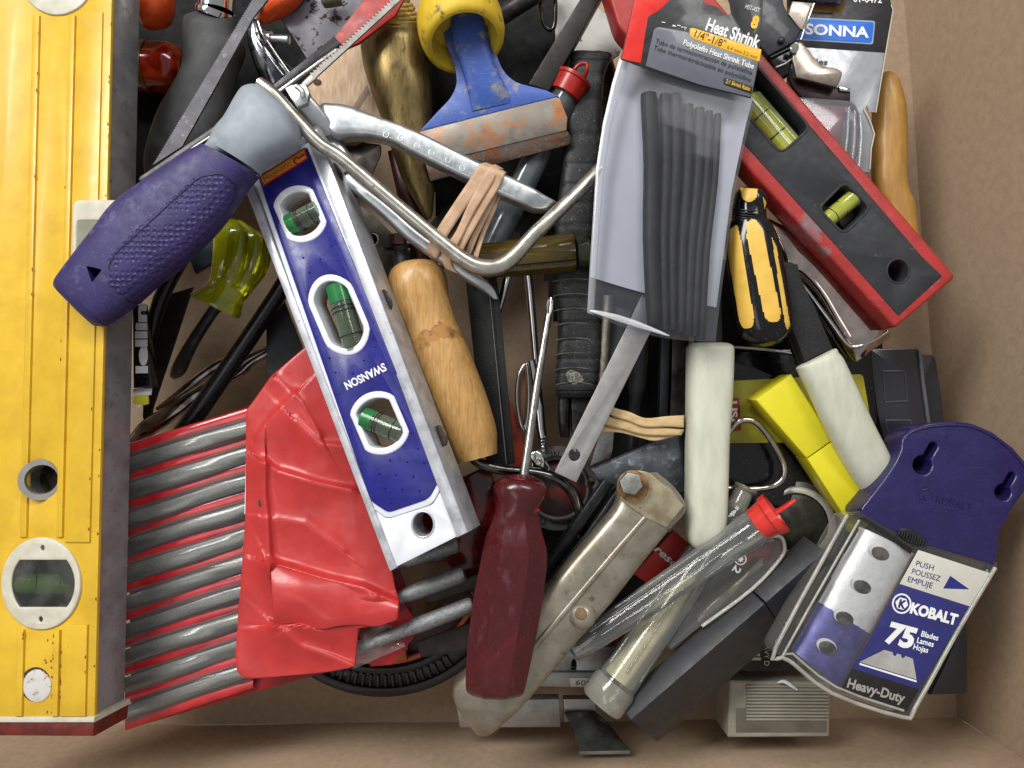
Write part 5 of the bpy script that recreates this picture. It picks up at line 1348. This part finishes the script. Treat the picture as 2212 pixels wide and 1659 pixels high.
mk('hinge_disc', turnd((1714, 104, -.7), (1717, 104, -.6), [(0, 5), (.2, 10), (.8, 10), (1, 4)], 16), CHROME, BC, 50)
mk('mechanism', loftd([(1700, -30, 1830, -24, -1.0, .15), (1712, -8, 1824, -4, -1.0, .15), (1760, 4, 1815, 10, -1.0, .06)], 3, 18, 3), M('grey_fleck', '5a5a62', .4, .4, '2e2e34', 7, lo=.45, hi=.55), BC, 40)
mk('wooden_tool', loftd([(1908, 157, 1924, 158, -1.95, .1), (1898, 166, 1934, 168, -1.95, .24), (1890, 190, 1945, 188, -1.95, .3), (1886, 215, 1951, 212, -1.95, .33), (1885, 250, 1957, 250, -1.95, .34), (1885, 330, 1958, 330, -1.95, .34), (1885, 385, 1957, 382, -1.95, .34), (1892, 420, 1963, 415, -1.95, .34), (1903, 446, 1974, 440, -1.95, .34), (1912, 480, 1978, 474, -1.95, .34), (1930, 530, 1984, 520, -1.95, .3), (1945, 580, 1990, 570, -1.95, .2)], 2, 28, 6), M('ochre_wood', 'a87c38', .48, 0, '946c30', 1.8, st=(5, 1, 5), spot=('6a5430', 7, .66, .74), coat=.1, det=8), None, 60, 'ochre wooden handle standing against the right wall of the box', 'tool')

# ================================================================ yellow case and black tape package
YC = M('lemon_plastic', 'd6cb26', .36, 0, 'cec220', 1.5, rv=.05, sss=.05)
YX = thing('yellow_case', 'bright lemon yellow plastic case with a seam under the ivory grip', 'case', (1750, 960, -1.8))
mk('cap', prismd([(1632, 864, 3), (1710, 808, 3), (1800, 950), (1743, 990)], lambda u, v: -.75 - (v - 860) / 1500, .75, .035), YC, YX, 30)
mk('base', prismd([(1744, 992), (1801, 952), (1905, 1112), (1850, 1156)], lambda u, v: -.755 - (v - 860) / 1500, .74, .03), YC, YX, 30)
TP = thing('tape_package', 'black package with yellow label and red country mark behind the ivory grip', 'package', (1720, 920, -2.6))
mk('package', prismd([(1548, 760, 8), (1884, 744, 10), (1896, 900), (1900, 1090, 8), (1556, 1100, 8)], -1.75, 1.6, .06), BLACKG, TP, 30)
mk('yellow_label', prismd([(1552, 824), (1864, 808, 10), (1878, 890), (1880, 955, 8), (1558, 957)], -1.735, .02, .004), M('label_yellow', 'a8a024', .45, 0, '9a9220', 2, spot=('4a4618', 16, .68, .72)), TP, 30)
mk('red_box', prismd([(1570, 860), (1597, 859), (1601, 930), (1570, 932)], -1.725, .012, .002), M('label_red', '9a2018', .5), TP, 30)
mk('lettering', textd('USA', 1577, 867, 15, 88, -1.72, 58, .04), WHITEP, TP)
mk('lettering', [textd('DIE', 1626, 850, 9, 88, -1.73, 30, .03)], BLACKP, TP)
mk('clear_lip', tubed([(1555, 748, -1.7), (1620, 752, -1.7), (1680, 758, -1.7), (1720, 765, -1.7)], [2, 3, 3, 2], 8, 3), clear('bag_fold', 'ffffff', .35), TP, 50)
mk('snap_ring', tubed([(1560, 960, -1.25), (1574, 935, -1.2), (1592, 913, -1.15), (1613, 907, -1.12), (1635, 914, -1.12), (1658, 940, -1.12), (1679, 974, -1.15), (1693, 1006, -1.18), (1692, 1030, -1.2), (1678, 1046, -1.22), (1650, 1055, -1.25), (1600, 1056, -1.25), (1562, 1050, -1.28), (1552, 1010, -1.28)], 6.8, 14, 4, closed=True), M('warm_chrome', 'c8c0b6', .1, 1, '988e84', 3, rv=.05), None, 60, 'chrome D shaped snap ring beside the ivory grip', 'snap ring')
BLB = thing('bit_case', 'smoky black plastic bit case with clear lid by the right wall', 'case', (1960, 920, -3))
mk('base', prismd([(1860, 762), (1990, 764), (2022, 768, 10), (2036, 860), (2046, 960), (2060, 1240), (1960, 1250), (1900, 1000)], -2.3, .9, .06), M('charcoal_case', '26262a', .45, 0, '2e2e32', 2), BLB, 30)
LID = clear('smoke_lid', '6a6a72', .3, '4a4a52', .2, .3)
mk('lid', prismd([(1879, 753, 4), (1984, 751, 4), (1992, 830), (2004, 915), (2012, 1040), (1935, 1040), (1895, 890)], -2.05, .22, .03), LID, BLB, 30)
for p_ in ([(1906, 800), (1956, 800), (1962, 868), (1912, 872)], [(1912, 906), (1970, 906), (1976, 980), (1930, 985)]):
    mk('lid_panel', prismd(p_, -2.03, .03, .008, [[(lp(a, 1936, .12), lp(b, sum(q[1] for q in p_) / 4, .12)) for a, b in p_]]), M('case_edge', '3e3e46', .3), BLB, 30)
mk('lid_edge', tubed([(1986, 757, -2.03), (1994, 830, -2.03), (2006, 915, -2.03), (2013, 1000, -2.03)], 4, 8, 2), clear('lid_edge', '9a9aa4', .3, '8a8a94', .1, .4), BLB, 50)

# ================================================================ galvanised scoop, gauge ring
ZS = M('galvanised', '6a6e74', .45, .6, '4c4f54', 2.6, spot=('9aa0a6', 3.5, .55, .66), bump=.06, bs=20, det=9)
GS = thing('galvanised_scoop', 'curved galvanised sheet scoop under the tan rubber bands', 'scoop', (1390, 1000, -1.8))
def scoop(s, t):
    a = (lp(1273, 1470, s), lp(1014, 928, s)); b = (lp(1320, 1482, s), lp(1075, 1066, s))
    return (lp(a[0], b[0], t), lp(a[1], b[1], t), -1.25 + .3 * math.sin(math.pi * (.15 + .7 * t)) - .3 * t)
solid(mk('sheet', sheetd(scoop, 24, 14), ZS, GS, 60), .05)
mk('rim', tubed([(lp(1273, 1470, k / 6), lp(1014, 928, k / 6), -1.12) for k in range(7)], 3, 8), GUN, GS, 50)
DR = thing('dial_ring', 'round dark gauge ring with engraved letters behind the steel hook', 'gauge', (1205, 1055, -2.6))
mk('ring', prismd(ell(1205, 1055, 92, 92, n=48), -2.0, .3, .03, [ell(1205, 1055, 62, 62, n=40), ell(1276, 1042, 10, 11, n=16)]), M('gauge_grey', '54534e', .5, .3, '454440', 3), DR, 40)
mk('lens', turnd((1205, 1055, -2.25), (1205, 1055, -2.1), [(0, 62), (.5, 62), (1, 30)], 32), M('gauge_core', '5a1a0e', .35, 0, '1c1210', 1.5, lo=.45, hi=.55), DR, 40)
EN = M('engraved', '101010', .6)
for s_, u, v, a_, wd, h_ in (('8', 1178, 982, -18, 9, 16), ('W', 1190, 992, -4, 20, 17), ('DO', 1180, 1118, 186, 34, 17), ('E', 1232, 1122, 168, 12, 17), ('1', 1283, 1075, 80, 6, 10)):
    mk('lettering', textd(s_, u, v, h_, a_, -2.0, wd, .02), EN, DR)
mk('bezel', turnd((1205, 1055, -2.0), (1205, 1055, -1.92), [(0, 66), (0, 70), (1, 70), (1, 66), (0, 66)], 40, cap=False), GUN, DR, 40)

# round tin near the red cap
TN = thing('round_tin', 'dark round tin with bright rim behind the red tube cap', 'tin', (1720, 1120, -2.4))
mk('tin', turnd((1722, 1128, -2.4), (1722, 1128, -1.65), [(0, 92), (.9, 92), (.95, 90), (1, 84), (1, 2)], 44), M('dark_olive', '1c1c14', .25, .3, '2c2a1a', 1.5), TN, 40)
mk('rim', turnd((1722, 1128, -1.66), (1722, 1128, -1.58), [(0, 62), (0, 74), (.6, 76), (1, 70), (1, 62)], 44, cap=False), M('tin_rim', '8a867c', .35, .6), TN, 40)

# ================================================================ clear tubes with red cap, bits
T2 = thing('clear_tube', 'empty clear tube with bright red open cap above the black bar', 'tube', (1440, 1270, -.8))
mk('tube_wall', turnd((1648, 1128, -.25), (1236, 1408, -.55), [(0, 33), (.05, 38), (.09, 38), (.16, 34), (.6, 32), (.93, 27), (1, 20), (1, 2)], 32), CTB, T2, 50)
for a_, b_, r_ in (((1590, 1150), (1275, 1365), 2.2), ((1560, 1195), (1300, 1372), 1.6), ((1510, 1190), (1330, 1312), 2.0)):
    mk('mould_line', tubed([(a_[0], a_[1], .08), (b_[0], b_[1], -.15)], r_ * .7, 8), clear('mould_line', 'ffffff', .12, 'f4f6f0', .08, .25), T2, 50)
mk('dark_bits', tubed([(1330, 1340, -.5), (1250, 1396, -.55)], [16, 12], 12), M('dark_bits', '2a2a28', .4, .5), T2, 50)
RCB = M('red_cap_bright', 'd23228', .3, 0, 'c42a22', 3, coat=.3, sss=.1)
mk('cap', turnd((1634, 1134, -.22), (1676, 1107, -.08), [(0, 10), (0, 35), (.6, 40), (.68, 45), (1, 47), (1, 42), (.5, 36), (.4, 4)], 36), RCB, T2, 40)
mk('tongue', loftd([(1668, 1106, 1672, 1114, .12, .12), (1695, 1090, 1699, 1097, .2, .1), (1714, 1077, 1719, 1084, .24, .06)], 3, 14, 3), RCB, T2, 40)
T3 = thing('cream_filled_tube', 'clear tube of cream coloured sticks with capped lower end', 'tube', (1440, 1350, -1.2))
mk('tube_wall', turnd((1598, 1085, -1.0), (1322, 1490, -.75), [(0, 20), (.05, 30), (.12, 38), (1, 43)], 30), CTB, T3, 50)
mk('sticks', turnd((1500, 1228, -1.0), (1338, 1468, -.82), [(0, 8), (.1, 22), (.5, 31), (1, 36)], 24), M('cream_sticks', 'c4b896', .5, 0, 'ac9e7a', 1.6, st=(3, 3, 1)), T3, 50)
for k in (-1, .1, 1):
    mk('tube_rib', tubed([(1480 + k * 26, 1258 + k * 18, -.62), (1350 + k * 32, 1452 + k * 22, -.45)], 2.2, 8), clear('mould_line', 'ffffff', .12), T3, 50)
mk('end_cap', turnd((1332, 1474, -.76), (1298, 1522, -.72), [(0, 46), (.2, 49), (.9, 48), (1, 44), (1, 3)], 30), clear('cloudy_cap', 'e4e4da', .22, 'c8c6b8', .12, .3, var=.15), T3, 40)
mk('tube_neck', turnd((1588, 1100, -1.0), (1612, 1052, -1.0), [(0, 28), (.3, 22), (.8, 20), (.9, 26), (1, 26), (1, 3)], 24), clear('cloudy_cap', 'dcdcd2', .38), T3, 50)
BT = thing('bit_blister', 'clear moulded sleeve holding a steel driver bit with white marks', 'bit sleeve', (1600, 1250, -1.4))
sl = [(1683, 1156, 10), (1697, 1178, 10), (1690, 1205), (1625, 1275), (1560, 1325), (1514, 1356), (1450, 1405), (1430, 1388), (1520, 1260), (1570, 1200), (1640, 1165)]
mk('sleeve', prismd(sl, -.64, .5, .08, (), 3), clear('sleeve', 'eeeee6', .05, 'f0f0ea', .06, .5), BT, 40)
mk('sleeve_edge', tubed([(1640, 1164, -.6), (1682, 1158, -.6), (1694, 1178, -.6), (1686, 1206, -.6), (1624, 1273, -.6), (1516, 1353, -.6)], 4, 10, 4), clear('sleeve_edge', 'f6f4ea', .3, 'f0eee0', .06, .4), BT, 60)
mk('backing_card', prismd([(1600, 1190), (1690, 1165), (1702, 1200), (1640, 1280), (1600, 1290)], -1.1, .04, .01), M('red_backing', '8a1a18', .5), BT, 30)
mk('bit', turnd((1650, 1205, -.9), (1505, 1342, -.92), [(0, 6), (.06, 17), (.3, 14), (.34, 20), (.95, 19), (1, 15)], 22), M('bit_steel', 'a09a8c', .24, 1, '6e685c', 2.5), BT, 45)
mk('hex_shank', turnd((1506, 1341, -.92), (1448, 1396, -.95), [(0, 14), (1, 14)], 6), M('bit_grey', '6e6e6e', .4, .8), BT, 25)
mk('lettering', textd('2', 1590, 1220, 16, 128, -.6, 15, .03), WHITEP, BT)
rg_ = [prismd(ell(1600, 1208, 13, 13), -.6, .012, .002, [ell(1600, 1208, 10.6, 10.6)])]
mk('print_ring', rg_, WHITEP, BT, 30)
star = []
for k in range(16):
    r_ = 9 if k % 2 == 0 else 4
    star.append((1600 + r_ * math.cos(k * math.pi / 8), 1208 + r_ * math.sin(k * math.pi / 8)))
mk('print_star', prismd(star, -.6, .012, .002), WHITEP, BT, 0)
RP = thing('red_packet', 'small red packet with pale script lettering by the nickel arm', 'packet', (1440, 1210, -2))
mk('packet', prismd([(1368, 1240), (1456, 1146), (1506, 1190), (1410, 1270)], -1.5, .2, .02), M('packet_red', 'a81c10', .4, 0, '901808', 2), RP, 30)
mk('lettering', textd('reso', 1412, 1188, 16, 41, -1.5, 62, .02, shear=.2), WHITEP, RP)
mk('red_card', prismd([(1330, 1310), (1400, 1330), (1440, 1390), (1330, 1400)], -2.0, .05, .01), M('dull_red_card', '5a1410', .5), None, 30, 'dull red card under the lower end of the clear tube', 'card')

# ================================================================ black bar case
BX = M('satin_black_case', '26272a', .45, 0, '2c2d30', 1.6, dust=.2, bump=.02, bs=40, spot=('3a3a34', 2.6, .64, .74))
BK = thing('black_bar_case', 'long black rectangular plastic case in front of the clear tubes', 'case', (1550, 1380, -2))
bz_ = lambda u, v, d=0: -.55 + d + .78 * ((u - 1553) * .66 + (v - 1353) * .75) / 100
mk('body', prismd([(1329, 1514), (1618, 1271), (1652, 1304), (1363, 1555)], bz_, 1.6, .03), BX, BK, 30)
mk('cap', prismd([(1620, 1269), (1736, 1157), (1783, 1190), (1654, 1302)], lambda u, v: bz_(u, v, .01), 1.63, .03), BX, BK, 30)
UB = thing('lettered_box', 'black box with cream stencil lettering behind the cloudy white box', 'box', (1640, 1390, -3))
mk('box', prismd([(1540, 1300), (1720, 1300), (1724, 1450), (1550, 1450)], -2.4, .8, .04), BLACKM, UB, 30)
CRP = M('cream_print', 'c8c0a0', .6)
mk('lettering', textd('Util', 1617, 1370, 27, 91, -2.39, 56, .03), CRP, UB)
mk('lettering', textd('HEAVY D', 1651, 1376, 11, 90, -2.39, 62, .0), CRP, UB)
mk('lettering', textd('r', 1594, 1420, 12, 91, -2.39, 10, .02), CRP, UB)

# cloudy box with ribs
CW = M('cloudy_plastic', 'b6b2a4', .36, 0, 'a4a092', 1.5, tr=.3, sss=.15, rv=.08, spot=('b8b4a8', 4, .66, .74))
CX = thing('cloudy_box', 'cloudy white translucent plastic box with ribbed face at the front wall', 'box', (1685, 1535, FZ + .3))
mk('shell', prismd([(1577, 1470, 5), (1797, 1474, 5), (1792, 1592, 5), (1572, 1594, 5)], -2.4, 1.3, .05, (), 2), CW, CX, 40)
mk('dark_content', prismd([(1590, 1530), (1785, 1530), (1785, 1582), (1590, 1582)], -2.375, .012, .004), M('content_grey', '6e6a60', .5, 0, '5c584e', 2), CX, 30)
for i in range(11):
    y = 1482 + i * 7.2
    mk('rib', tubed([(1612, y, -2.37), (1790, y + .5, -2.37)], 2.4, 8), CW, CX, 50)
mk('panel_edge', prismd([(1580, 1474), (1612, 1475), (1610, 1570), (1577, 1570)], -2.385, .03, .008, [[(1588, 1482), (1604, 1482), (1602, 1562), (1586, 1562)]]), CW, CX, 30)
mk('plastic_sliver', tubed([(1680, 1474, -2.3), (1694, 1472, -2.25), (1708, 1480, -2.25), (1722, 1490, -2.3)], [2, 4, 4, 2.5], 8, 3), M('white_plastic', 'dfe2e4'), None, 50, 'pale plastic sliver lying on the ribbed cloudy box', 'sliver')

# ================================================================ aluminium square and steel tab at the front
SQ = thing('combination_square', 'silver aluminium square head and rule at the front wall', 'square', (1180, 1500, -3.6))
GA = M('grey_alloy', '9a9a98', .4, .7, '868684', 2, spot=('6a6a66', 8, .62, .7), bump=.04)
mk('head', prismd([(1140, 1400), (1290, 1396), (1344, 1400), (1344, 1450), (1140, 1452)], -2.6, .3, .04, [ell(1240, 1438, 5, 14, n=14)]), GA, SQ, 30)
mk('rail', prismd([(1120, 1452), (1296, 1452), (1300, 1484), (1284, 1486), (1120, 1484)], -2.5, .3, .04), GA, SQ, 30)
mk('scale_window', prismd([(1231, 1464), (1290, 1464), (1286, 1482), (1233, 1484)], -2.48, .02, .004), M('scale_pale', 'b4b4b0', .35, .5), SQ, 30)
mk('lettering', textd('600', 1243, 1480, 11, 2, -2.48, 34, .0), M('scale_ink', '4a4a46', .6), SQ)
mk('rule', prismd([(985, 1516), (1208, 1510), (1211, 1571), (993, 1572)], -2.9, .4, .02), GA, SQ, 30)
mk('rule', prismd([(1217, 1510), (1286, 1510), (1287, 1560), (1219, 1560)], -2.85, .3, .02), GA, SQ, 30)
mk('tab', prismd([(1218, 1538), (1286, 1536), (1318, 1566, 14), (1360, 1621), (1252, 1623), (1238, 1574, 14)], lambda u, v: -2.75 + (v - 1536) / 85 * .35, .08, .015), M('blued_steel', '4a4a46', .3, .9, '343430', 2), SQ, 30)
mk('tab_edge', prismd([(1251, 1622), (1361, 1621), (1361, 1629), (1252, 1631)], -2.42, .05, .01), M('grey_alloy', '9a9a98'), SQ, 30)

# ================================================================ blade dispenser
KD = thing('blade_dispenser', 'clear blade dispenser with purple top and blue printed label at lower right', 'blade dispenser', (1920, 1250, -1.6))
kz = lambda u, v, d=0: -.15 + d + .12 * (v - 1250) / 300 - .1 * (u - 1920) / 300
PURT = M('purple_plastic', '21194f', .3, 0, '1c1546', 1.5, dust=.12, coat=.15, scr=.05)
pt = [(1949, 945, 12), (1966, 926, 10), (2006, 913), (2059, 909), (2100, 914), (2145, 933), (2190, 967), (2228, 1012), (2216, 1060), (2182, 1110), (2157, 1158, 8), (2161, 1178), (2150, 1222), (2060, 1196), (1960, 1166), (1860, 1110), (1862, 1096), (1906, 1040, 20), (1934, 1000, 20), (1947, 970)]
def key(u, v, a, r_, l_, w_):
    c, s = math.cos(R(a)), math.sin(R(a))
    out = []
    k0 = math.degrees(math.asin(min(1, w_ / r_)))
    for i in range(22):
        t = R(k0 + (360 - 2 * k0) * i / 21)
        out.append((r_ * math.cos(t), r_ * math.sin(t)))
    for i in range(8):
        t = R(-90 + 180 * i / 7)
        out.append((l_ + w_ * math.cos(t), w_ * math.sin(t)))
    return [(u + x * c - y * s, v + x * s + y * c) for x, y in out]
k1, k2 = key(1994, 1004, -60, 20, 46, 9), key(2168, 1063, -62, 17, 40, 8)
mk('top', prismd(pt, kz, .8, .06, [k1, k2], 3), PURT, KD, 40)
mk('top_rim', tubed([(u, v, kz(u, v, .0)) for u, v in ((1954, 950), (1968, 934), (2007, 922), (2059, 918), (2098, 922), (2141, 940), (2184, 972), (2220, 1016))], 3.2, 8, 4), PURT, KD, 60)
mk('embossed_badge', [prismd(ell(2001, 1072, 15, 16, 0, 28), lambda u, v: kz(u, v, .012), .02, .006, [ell(2001, 1072, 12, 13, 0, 24)]), textd('K', 1995, 1079, 12, 15, kz, 12, .03, .02), textd('KOBALT', 2022, 1086, 17, 13, kz, 80, .02, .015)], PURT, KD, 30)
mk('badge_frame', prismd([(1988, 1046), (2126, 1082), (2116, 1118), (1978, 1082)], lambda u, v: kz(u, v, .008), .012, .003, [[(1990, 1049), (2123, 1083), (2114, 1115), (1981, 1080)]]), PURT, KD, 30)
case = [(1826, 1110, 8), (1862, 1104), (1960, 1160), (2060, 1192), (2156, 1214, 6), (2156, 1228), (2072, 1366), (1984, 1530, 24), (1955, 1558, 30), (1795, 1502, 8), (1700, 1428, 10), (1670, 1410, 14), (1670, 1392, 8)]
CC = clear('clear_case', 'fafaf8', .02, 'f4f4f0', .07, .15, gi=1.3)
mk('case_wall', prismd(case, lambda u, v: kz(u, v, -.02), .55, .05, (), 2), CC, KD, 40)
inner = [(1700, 1404), (1716, 1420), (1806, 1488), (1950, 1540), (1972, 1524)]
loop = [(1830, 1113), (1676, 1398), (1690, 1420), (1712, 1432), (1796, 1497), (1950, 1549), (1978, 1526), (2068, 1364), (2150, 1226)]
mk('case_edge', tubed([(u, v, kz(u, v, -.0)) for u, v in loop], 4.5, 10, 3), M('frosted_edge', 'b4b1a4', .22, 0, '9a978a', 2, tr=.25, coat=.3), KD, 60)
loop2 = [(1856, 1124), (1700, 1400), (1712, 1412), (1806, 1484), (1952, 1535)]
mk('case_step', tubed([(u, v, kz(u, v, .0)) for u, v in loop2], 3, 8, 3), M('frosted_edge', 'b4b1a4'), KD, 60)
BDM = M('blade_drum', 'dedfe2', .34, .35, 'cccdd0', 5, bump=.25, bs=50)
BDP = M('blade_drum_purple', '5a5896', .36, .3, '42407a', 4, bump=.2, bs=50)
dr = mk('blade_drum', loftd([(1857, 1138, 1972, 1196, kz(1914, 1167) - .36, .32), (1815, 1213, 1936, 1264, kz(1875, 1240) - .36, .32), (1776, 1285, 1895, 1340, kz(1835, 1312) - .36, .32), (1740, 1349, 1857, 1410, kz(1800, 1380) - .36, .32), (1709, 1403, 1818, 1492, kz(1763, 1448) - .36, .32)], 2, 120, 40), BDM, KD, 60, mats=[BDP])
facemat(dr, 1, lambda u, v, nz: v - 1305 > .62 * (u - 1776))
ov = []
for (u, v) in ((1902, 1196), (1863, 1268), (1825, 1336), (1788, 1400)):
    mk('slot_rim', prismd(ell(u - 2, v - 4, 23, 16, 24), lambda a, b: kz(a, b, -.035), .03, .008), BDM, KD, 40)
    mk('slot', prismd(ell(u, v, 20, 14, 24), lambda a, b: kz(a, b, -.028), .02, .004), M('slot_dark', '57544a', .6, 0, '2c2a30', 4, lo=.45, hi=.55), KD, 40)
mk('index_strip', [prismd([(1852, 1140), (1856, 1144), (1825, 1196), (1820, 1192)], lambda u, v: kz(u, v, -.03), .03, .004)], BLACKP, KD)
mk('index_strip', [prismd([(1792, 1246), (1797, 1249), (1768, 1300), (1763, 1296)], lambda u, v: kz(u, v, -.03), .03, .004)], BLACKP, KD)
mk('index_strip', [prismd([(1735, 1348), (1741, 1350), (1712, 1396), (1707, 1392)], lambda u, v: kz(u, v, -.03), .03, .004)], BLACKP, KD)
mk('slider_bar', prismd([(1860, 1118), (1870, 1116), (1972, 1186), (1968, 1197)], lambda u, v: kz(u, v, .02), .05, .01), BLACK, KD)
kn = [tubed([(1944 + i * 5.6, 1152 + i * 2.6 - 10 + abs(i - 5) * 1.2, kz(1960, 1158, .04)), (1940 + i * 5.6, 1166 + i * 2.6 - 6 - abs(i - 5) * 1.2, kz(1960, 1158, .04))], 2.6, 8) for i in range(11)]
mk('thumb_slide', [prismd(ell(1972, 1160, 34, 15, 24), lambda u, v: kz(u, v, .02), .1, .03)] + kn, BLACK, KD, 40)
lz = lambda u, v: kz(u, v, .004)
LBG = M('label_grey', 'c4c2b6', .4, 0, 'bcbaae', 2)
LBL = M('label_blue', '2a2a6c', .35, 0, '262660', 2, coat=.2)
LBK = M('label_black', '1e1a18', .4, 0, '181412', 2)
def lq(t0, t1):
    A, B, C, D = (1984, 1188), (2138, 1238), (1957, 1537), (1816, 1493)
    f = lambda p, q, t: (lp(p[0], q[0], t), lp(p[1], q[1], t))
    return [f(A, D, t0), f(B, C, t0), f(B, C, t1), f(A, D, t1)]
mk('label_top', prismd(lq(0, .24), lz, .012, .001), LBG, KD, 30)
mk('label_middle', prismd(lq(.24, .84), lz, .012, .001), LBL, KD, 30)
mk('label_bottom', prismd(lq(.84, 1), lz, .012, .001), LBK, KD, 30)
BLT = M('blue_text', '242478', .5)
GT = M('grey_text', '9a968e', .5)
for s_, u, v, h_, a_, wd, bo_, m_ in (('PUSH', 1978, 1222, 12, 15.5, 39, .0, BLT), ('POUSSEZ', 1969, 1239, 12, 15.5, 63, .0, BLT), ('EMPUJE', 1960, 1256, 12, 15.5, 55, .0, BLT),
        ('KOBALT', 1965, 1323, 22, 15, 104, .05, WHITEP), ('75', 1911, 1385, 43, 15, 63, .05, WHITEP), ('Blades', 1989, 1374, 12, 15, 38, .02, WHITEP), ('Lames', 1980, 1388, 12, 15, 37, .02, WHITEP), ('Hojas', 1972, 1402, 12, 15, 33, .02, WHITEP), ('Heavy-Duty', 1829, 1484, 20, 15.5, 128, .03, GT)):
    mk('lettering', textd(s_, u, v, h_, a_, lz, wd, bo_, shear=.12 if s_ == '75' else 0), m_, KD)
mk('arrow_mark', prismd([(2053, 1244), (2094, 1273), (2038, 1271)], lambda u, v: kz(u, v, .012), .008, .001), BLT, KD, 0)
mk('logo_ring', prismd(ell(1948, 1304, 21, 22), lambda u, v: kz(u, v, .012), .008, .001, [ell(1948, 1304, 17.5, 18.5)]), WHITEP, KD, 0)
mk('logo_disc', prismd(ell(1948, 1304, 14, 14, 15, 6), lambda u, v: kz(u, v, .012), .008, .001), WHITEP, KD, 0)
mk('lettering', textd('K', 1940, 1311, 17, 15, lambda u, v: kz(u, v, .014), 16, .05), LBL, KD)
mk('printed_blade', prismd([(1911, 1404), (1928, 1409), (1930, 1416, 2), (1935, 1418, 2), (1938, 1412), (1946, 1414), (1948, 1421, 2), (1953, 1422, 2), (1956, 1417), (1972, 1423), (1980, 1468), (1857, 1430)], lambda u, v: kz(u, v, .012), .008, .001), M('printed_blade', 'a8a6a0', .5, 0, '8a8880', 1), KD, 0)
mk('printed_blade_edge', prismd([(1857, 1432), (1980, 1470), (1980, 1474), (1857, 1436)], lambda u, v: kz(u, v, .012), .008, .001), WHITEP, KD, 0)
mk('dark_case', prismd([(2040, 1440), (2090, 1330), (2092, 1500, 10), (2010, 1502)], -2.2, 1.2, .06), M('charcoal_case', '26262a'), None, 30, 'dark case end behind the blade dispenser near the corner', 'case')

# ================================================================ bottom layer, with dark sheets added as shade in the gaps
SHADE = M('gap_shade', '0d0d0e', .9, 0, '161616', 3, bump=.3, bs=10)  # near-black sheets stand in for the shade between the tools
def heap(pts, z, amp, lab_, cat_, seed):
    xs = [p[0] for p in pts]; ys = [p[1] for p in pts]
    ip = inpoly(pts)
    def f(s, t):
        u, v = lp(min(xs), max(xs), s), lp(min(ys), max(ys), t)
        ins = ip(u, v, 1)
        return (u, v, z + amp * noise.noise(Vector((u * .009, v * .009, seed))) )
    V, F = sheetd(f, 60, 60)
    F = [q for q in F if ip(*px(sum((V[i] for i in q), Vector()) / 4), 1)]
    return mk('shade_sheet', (V, F), SHADE, None, 60, lab_, cat_)
heap([(900, 130), (1070, 60), (1080, -40), (1240, -40), (1330, 190), (1420, 700), (1510, 760), (1510, 1000), (1330, 1010), (1240, 900), (1180, 600), (1120, 500), (940, 460)], -2.7, .3, 'dark sheet added as shade deep in the middle of the box', 'shade_sheet', 2)
heap([(1500, 560), (1900, 560), (1920, 1250), (1500, 1300)], -3.4, .2, 'dark sheet added as shade deep under the yellow case', 'shade_sheet', 4)
heap([(280, -40), (700, -40), (690, 330), (520, 420), (430, 520), (290, 420)], -3.0, .3, 'dark sheet added as shade deep at the top left of the box', 'shade_sheet', 6)
heap([(980, 1040), (1330, 1040), (1560, 1250), (1330, 1450), (1000, 1420)], -3.3, .2, 'dark sheet added as shade deep under the red screwdriver', 'shade_sheet', 8)
mk('white_plate', prismd([(1198, -30), (1240, -30), (1330, 50), (1348, 92), (1338, 118), (1308, 138), (1272, 118), (1236, 138), (1200, 90)], -2.0, .06, .01), M('chipped_white', 'b4b2ac', .5, 0, 'a8a69e', 2, spot=('3a3836', 3, .62, .68), det=10), None, 0, 'chipped white painted plate between the dark bar and the bag', 'plate')
MB_ = thing('moulded_black_body', 'black moulded plastic body with brown slot above the ribbed grip', 'tool body', (1285, 150, -2.4))
mk('shell', loftd([(1240, 118, 1300, 112, -1.75, .1), (1226, 140, 1322, 132, -1.75, .25), (1222, 200, 1332, 200, -1.75, .3), (1225, 420, 1320, 420, -1.75, .3)], 4, 24, 4), BLACKG, MB_, 40)
mk('brown_slot', prismd([(1274, 163), (1310, 166), (1308, 174), (1274, 172)], -1.42, .03, .006), M('brown_slot', '5a4426', .5), MB_, 30)
mk('wire_frame', tubed([(1165, -30, -1.6), (1170, 30, -1.7), (1180, 60, -1.8), (1196, 60, -1.8), (1200, 20, -1.7), (1198, -30, -1.6)], 5, 12, 4), M('dark_chrome2', '5a5650', .15, 1), None, 60, 'dark chrome wire frame at top right of the yellow guard', 'wire frame')
mk('round_bar', turnd((1058, 50, -1.6), (1200, -40, -1.4), [(0, 10), (.05, 20), (1, 20)], 20), M('mottled_black', '1c1a1a', .5, 0, '4a4540', 4, lo=.5, hi=.7), None, 50, 'mottled black handle beside the yellow hand guard at top', 'bar')
mk('strap_end', prismd([(930, 480), (1010, 400), (1034, 418), (960, 520)], -1.9, .15, .03), BLACKM, None, 30, 'black strap end left of the tan rubber bands', 'strap')
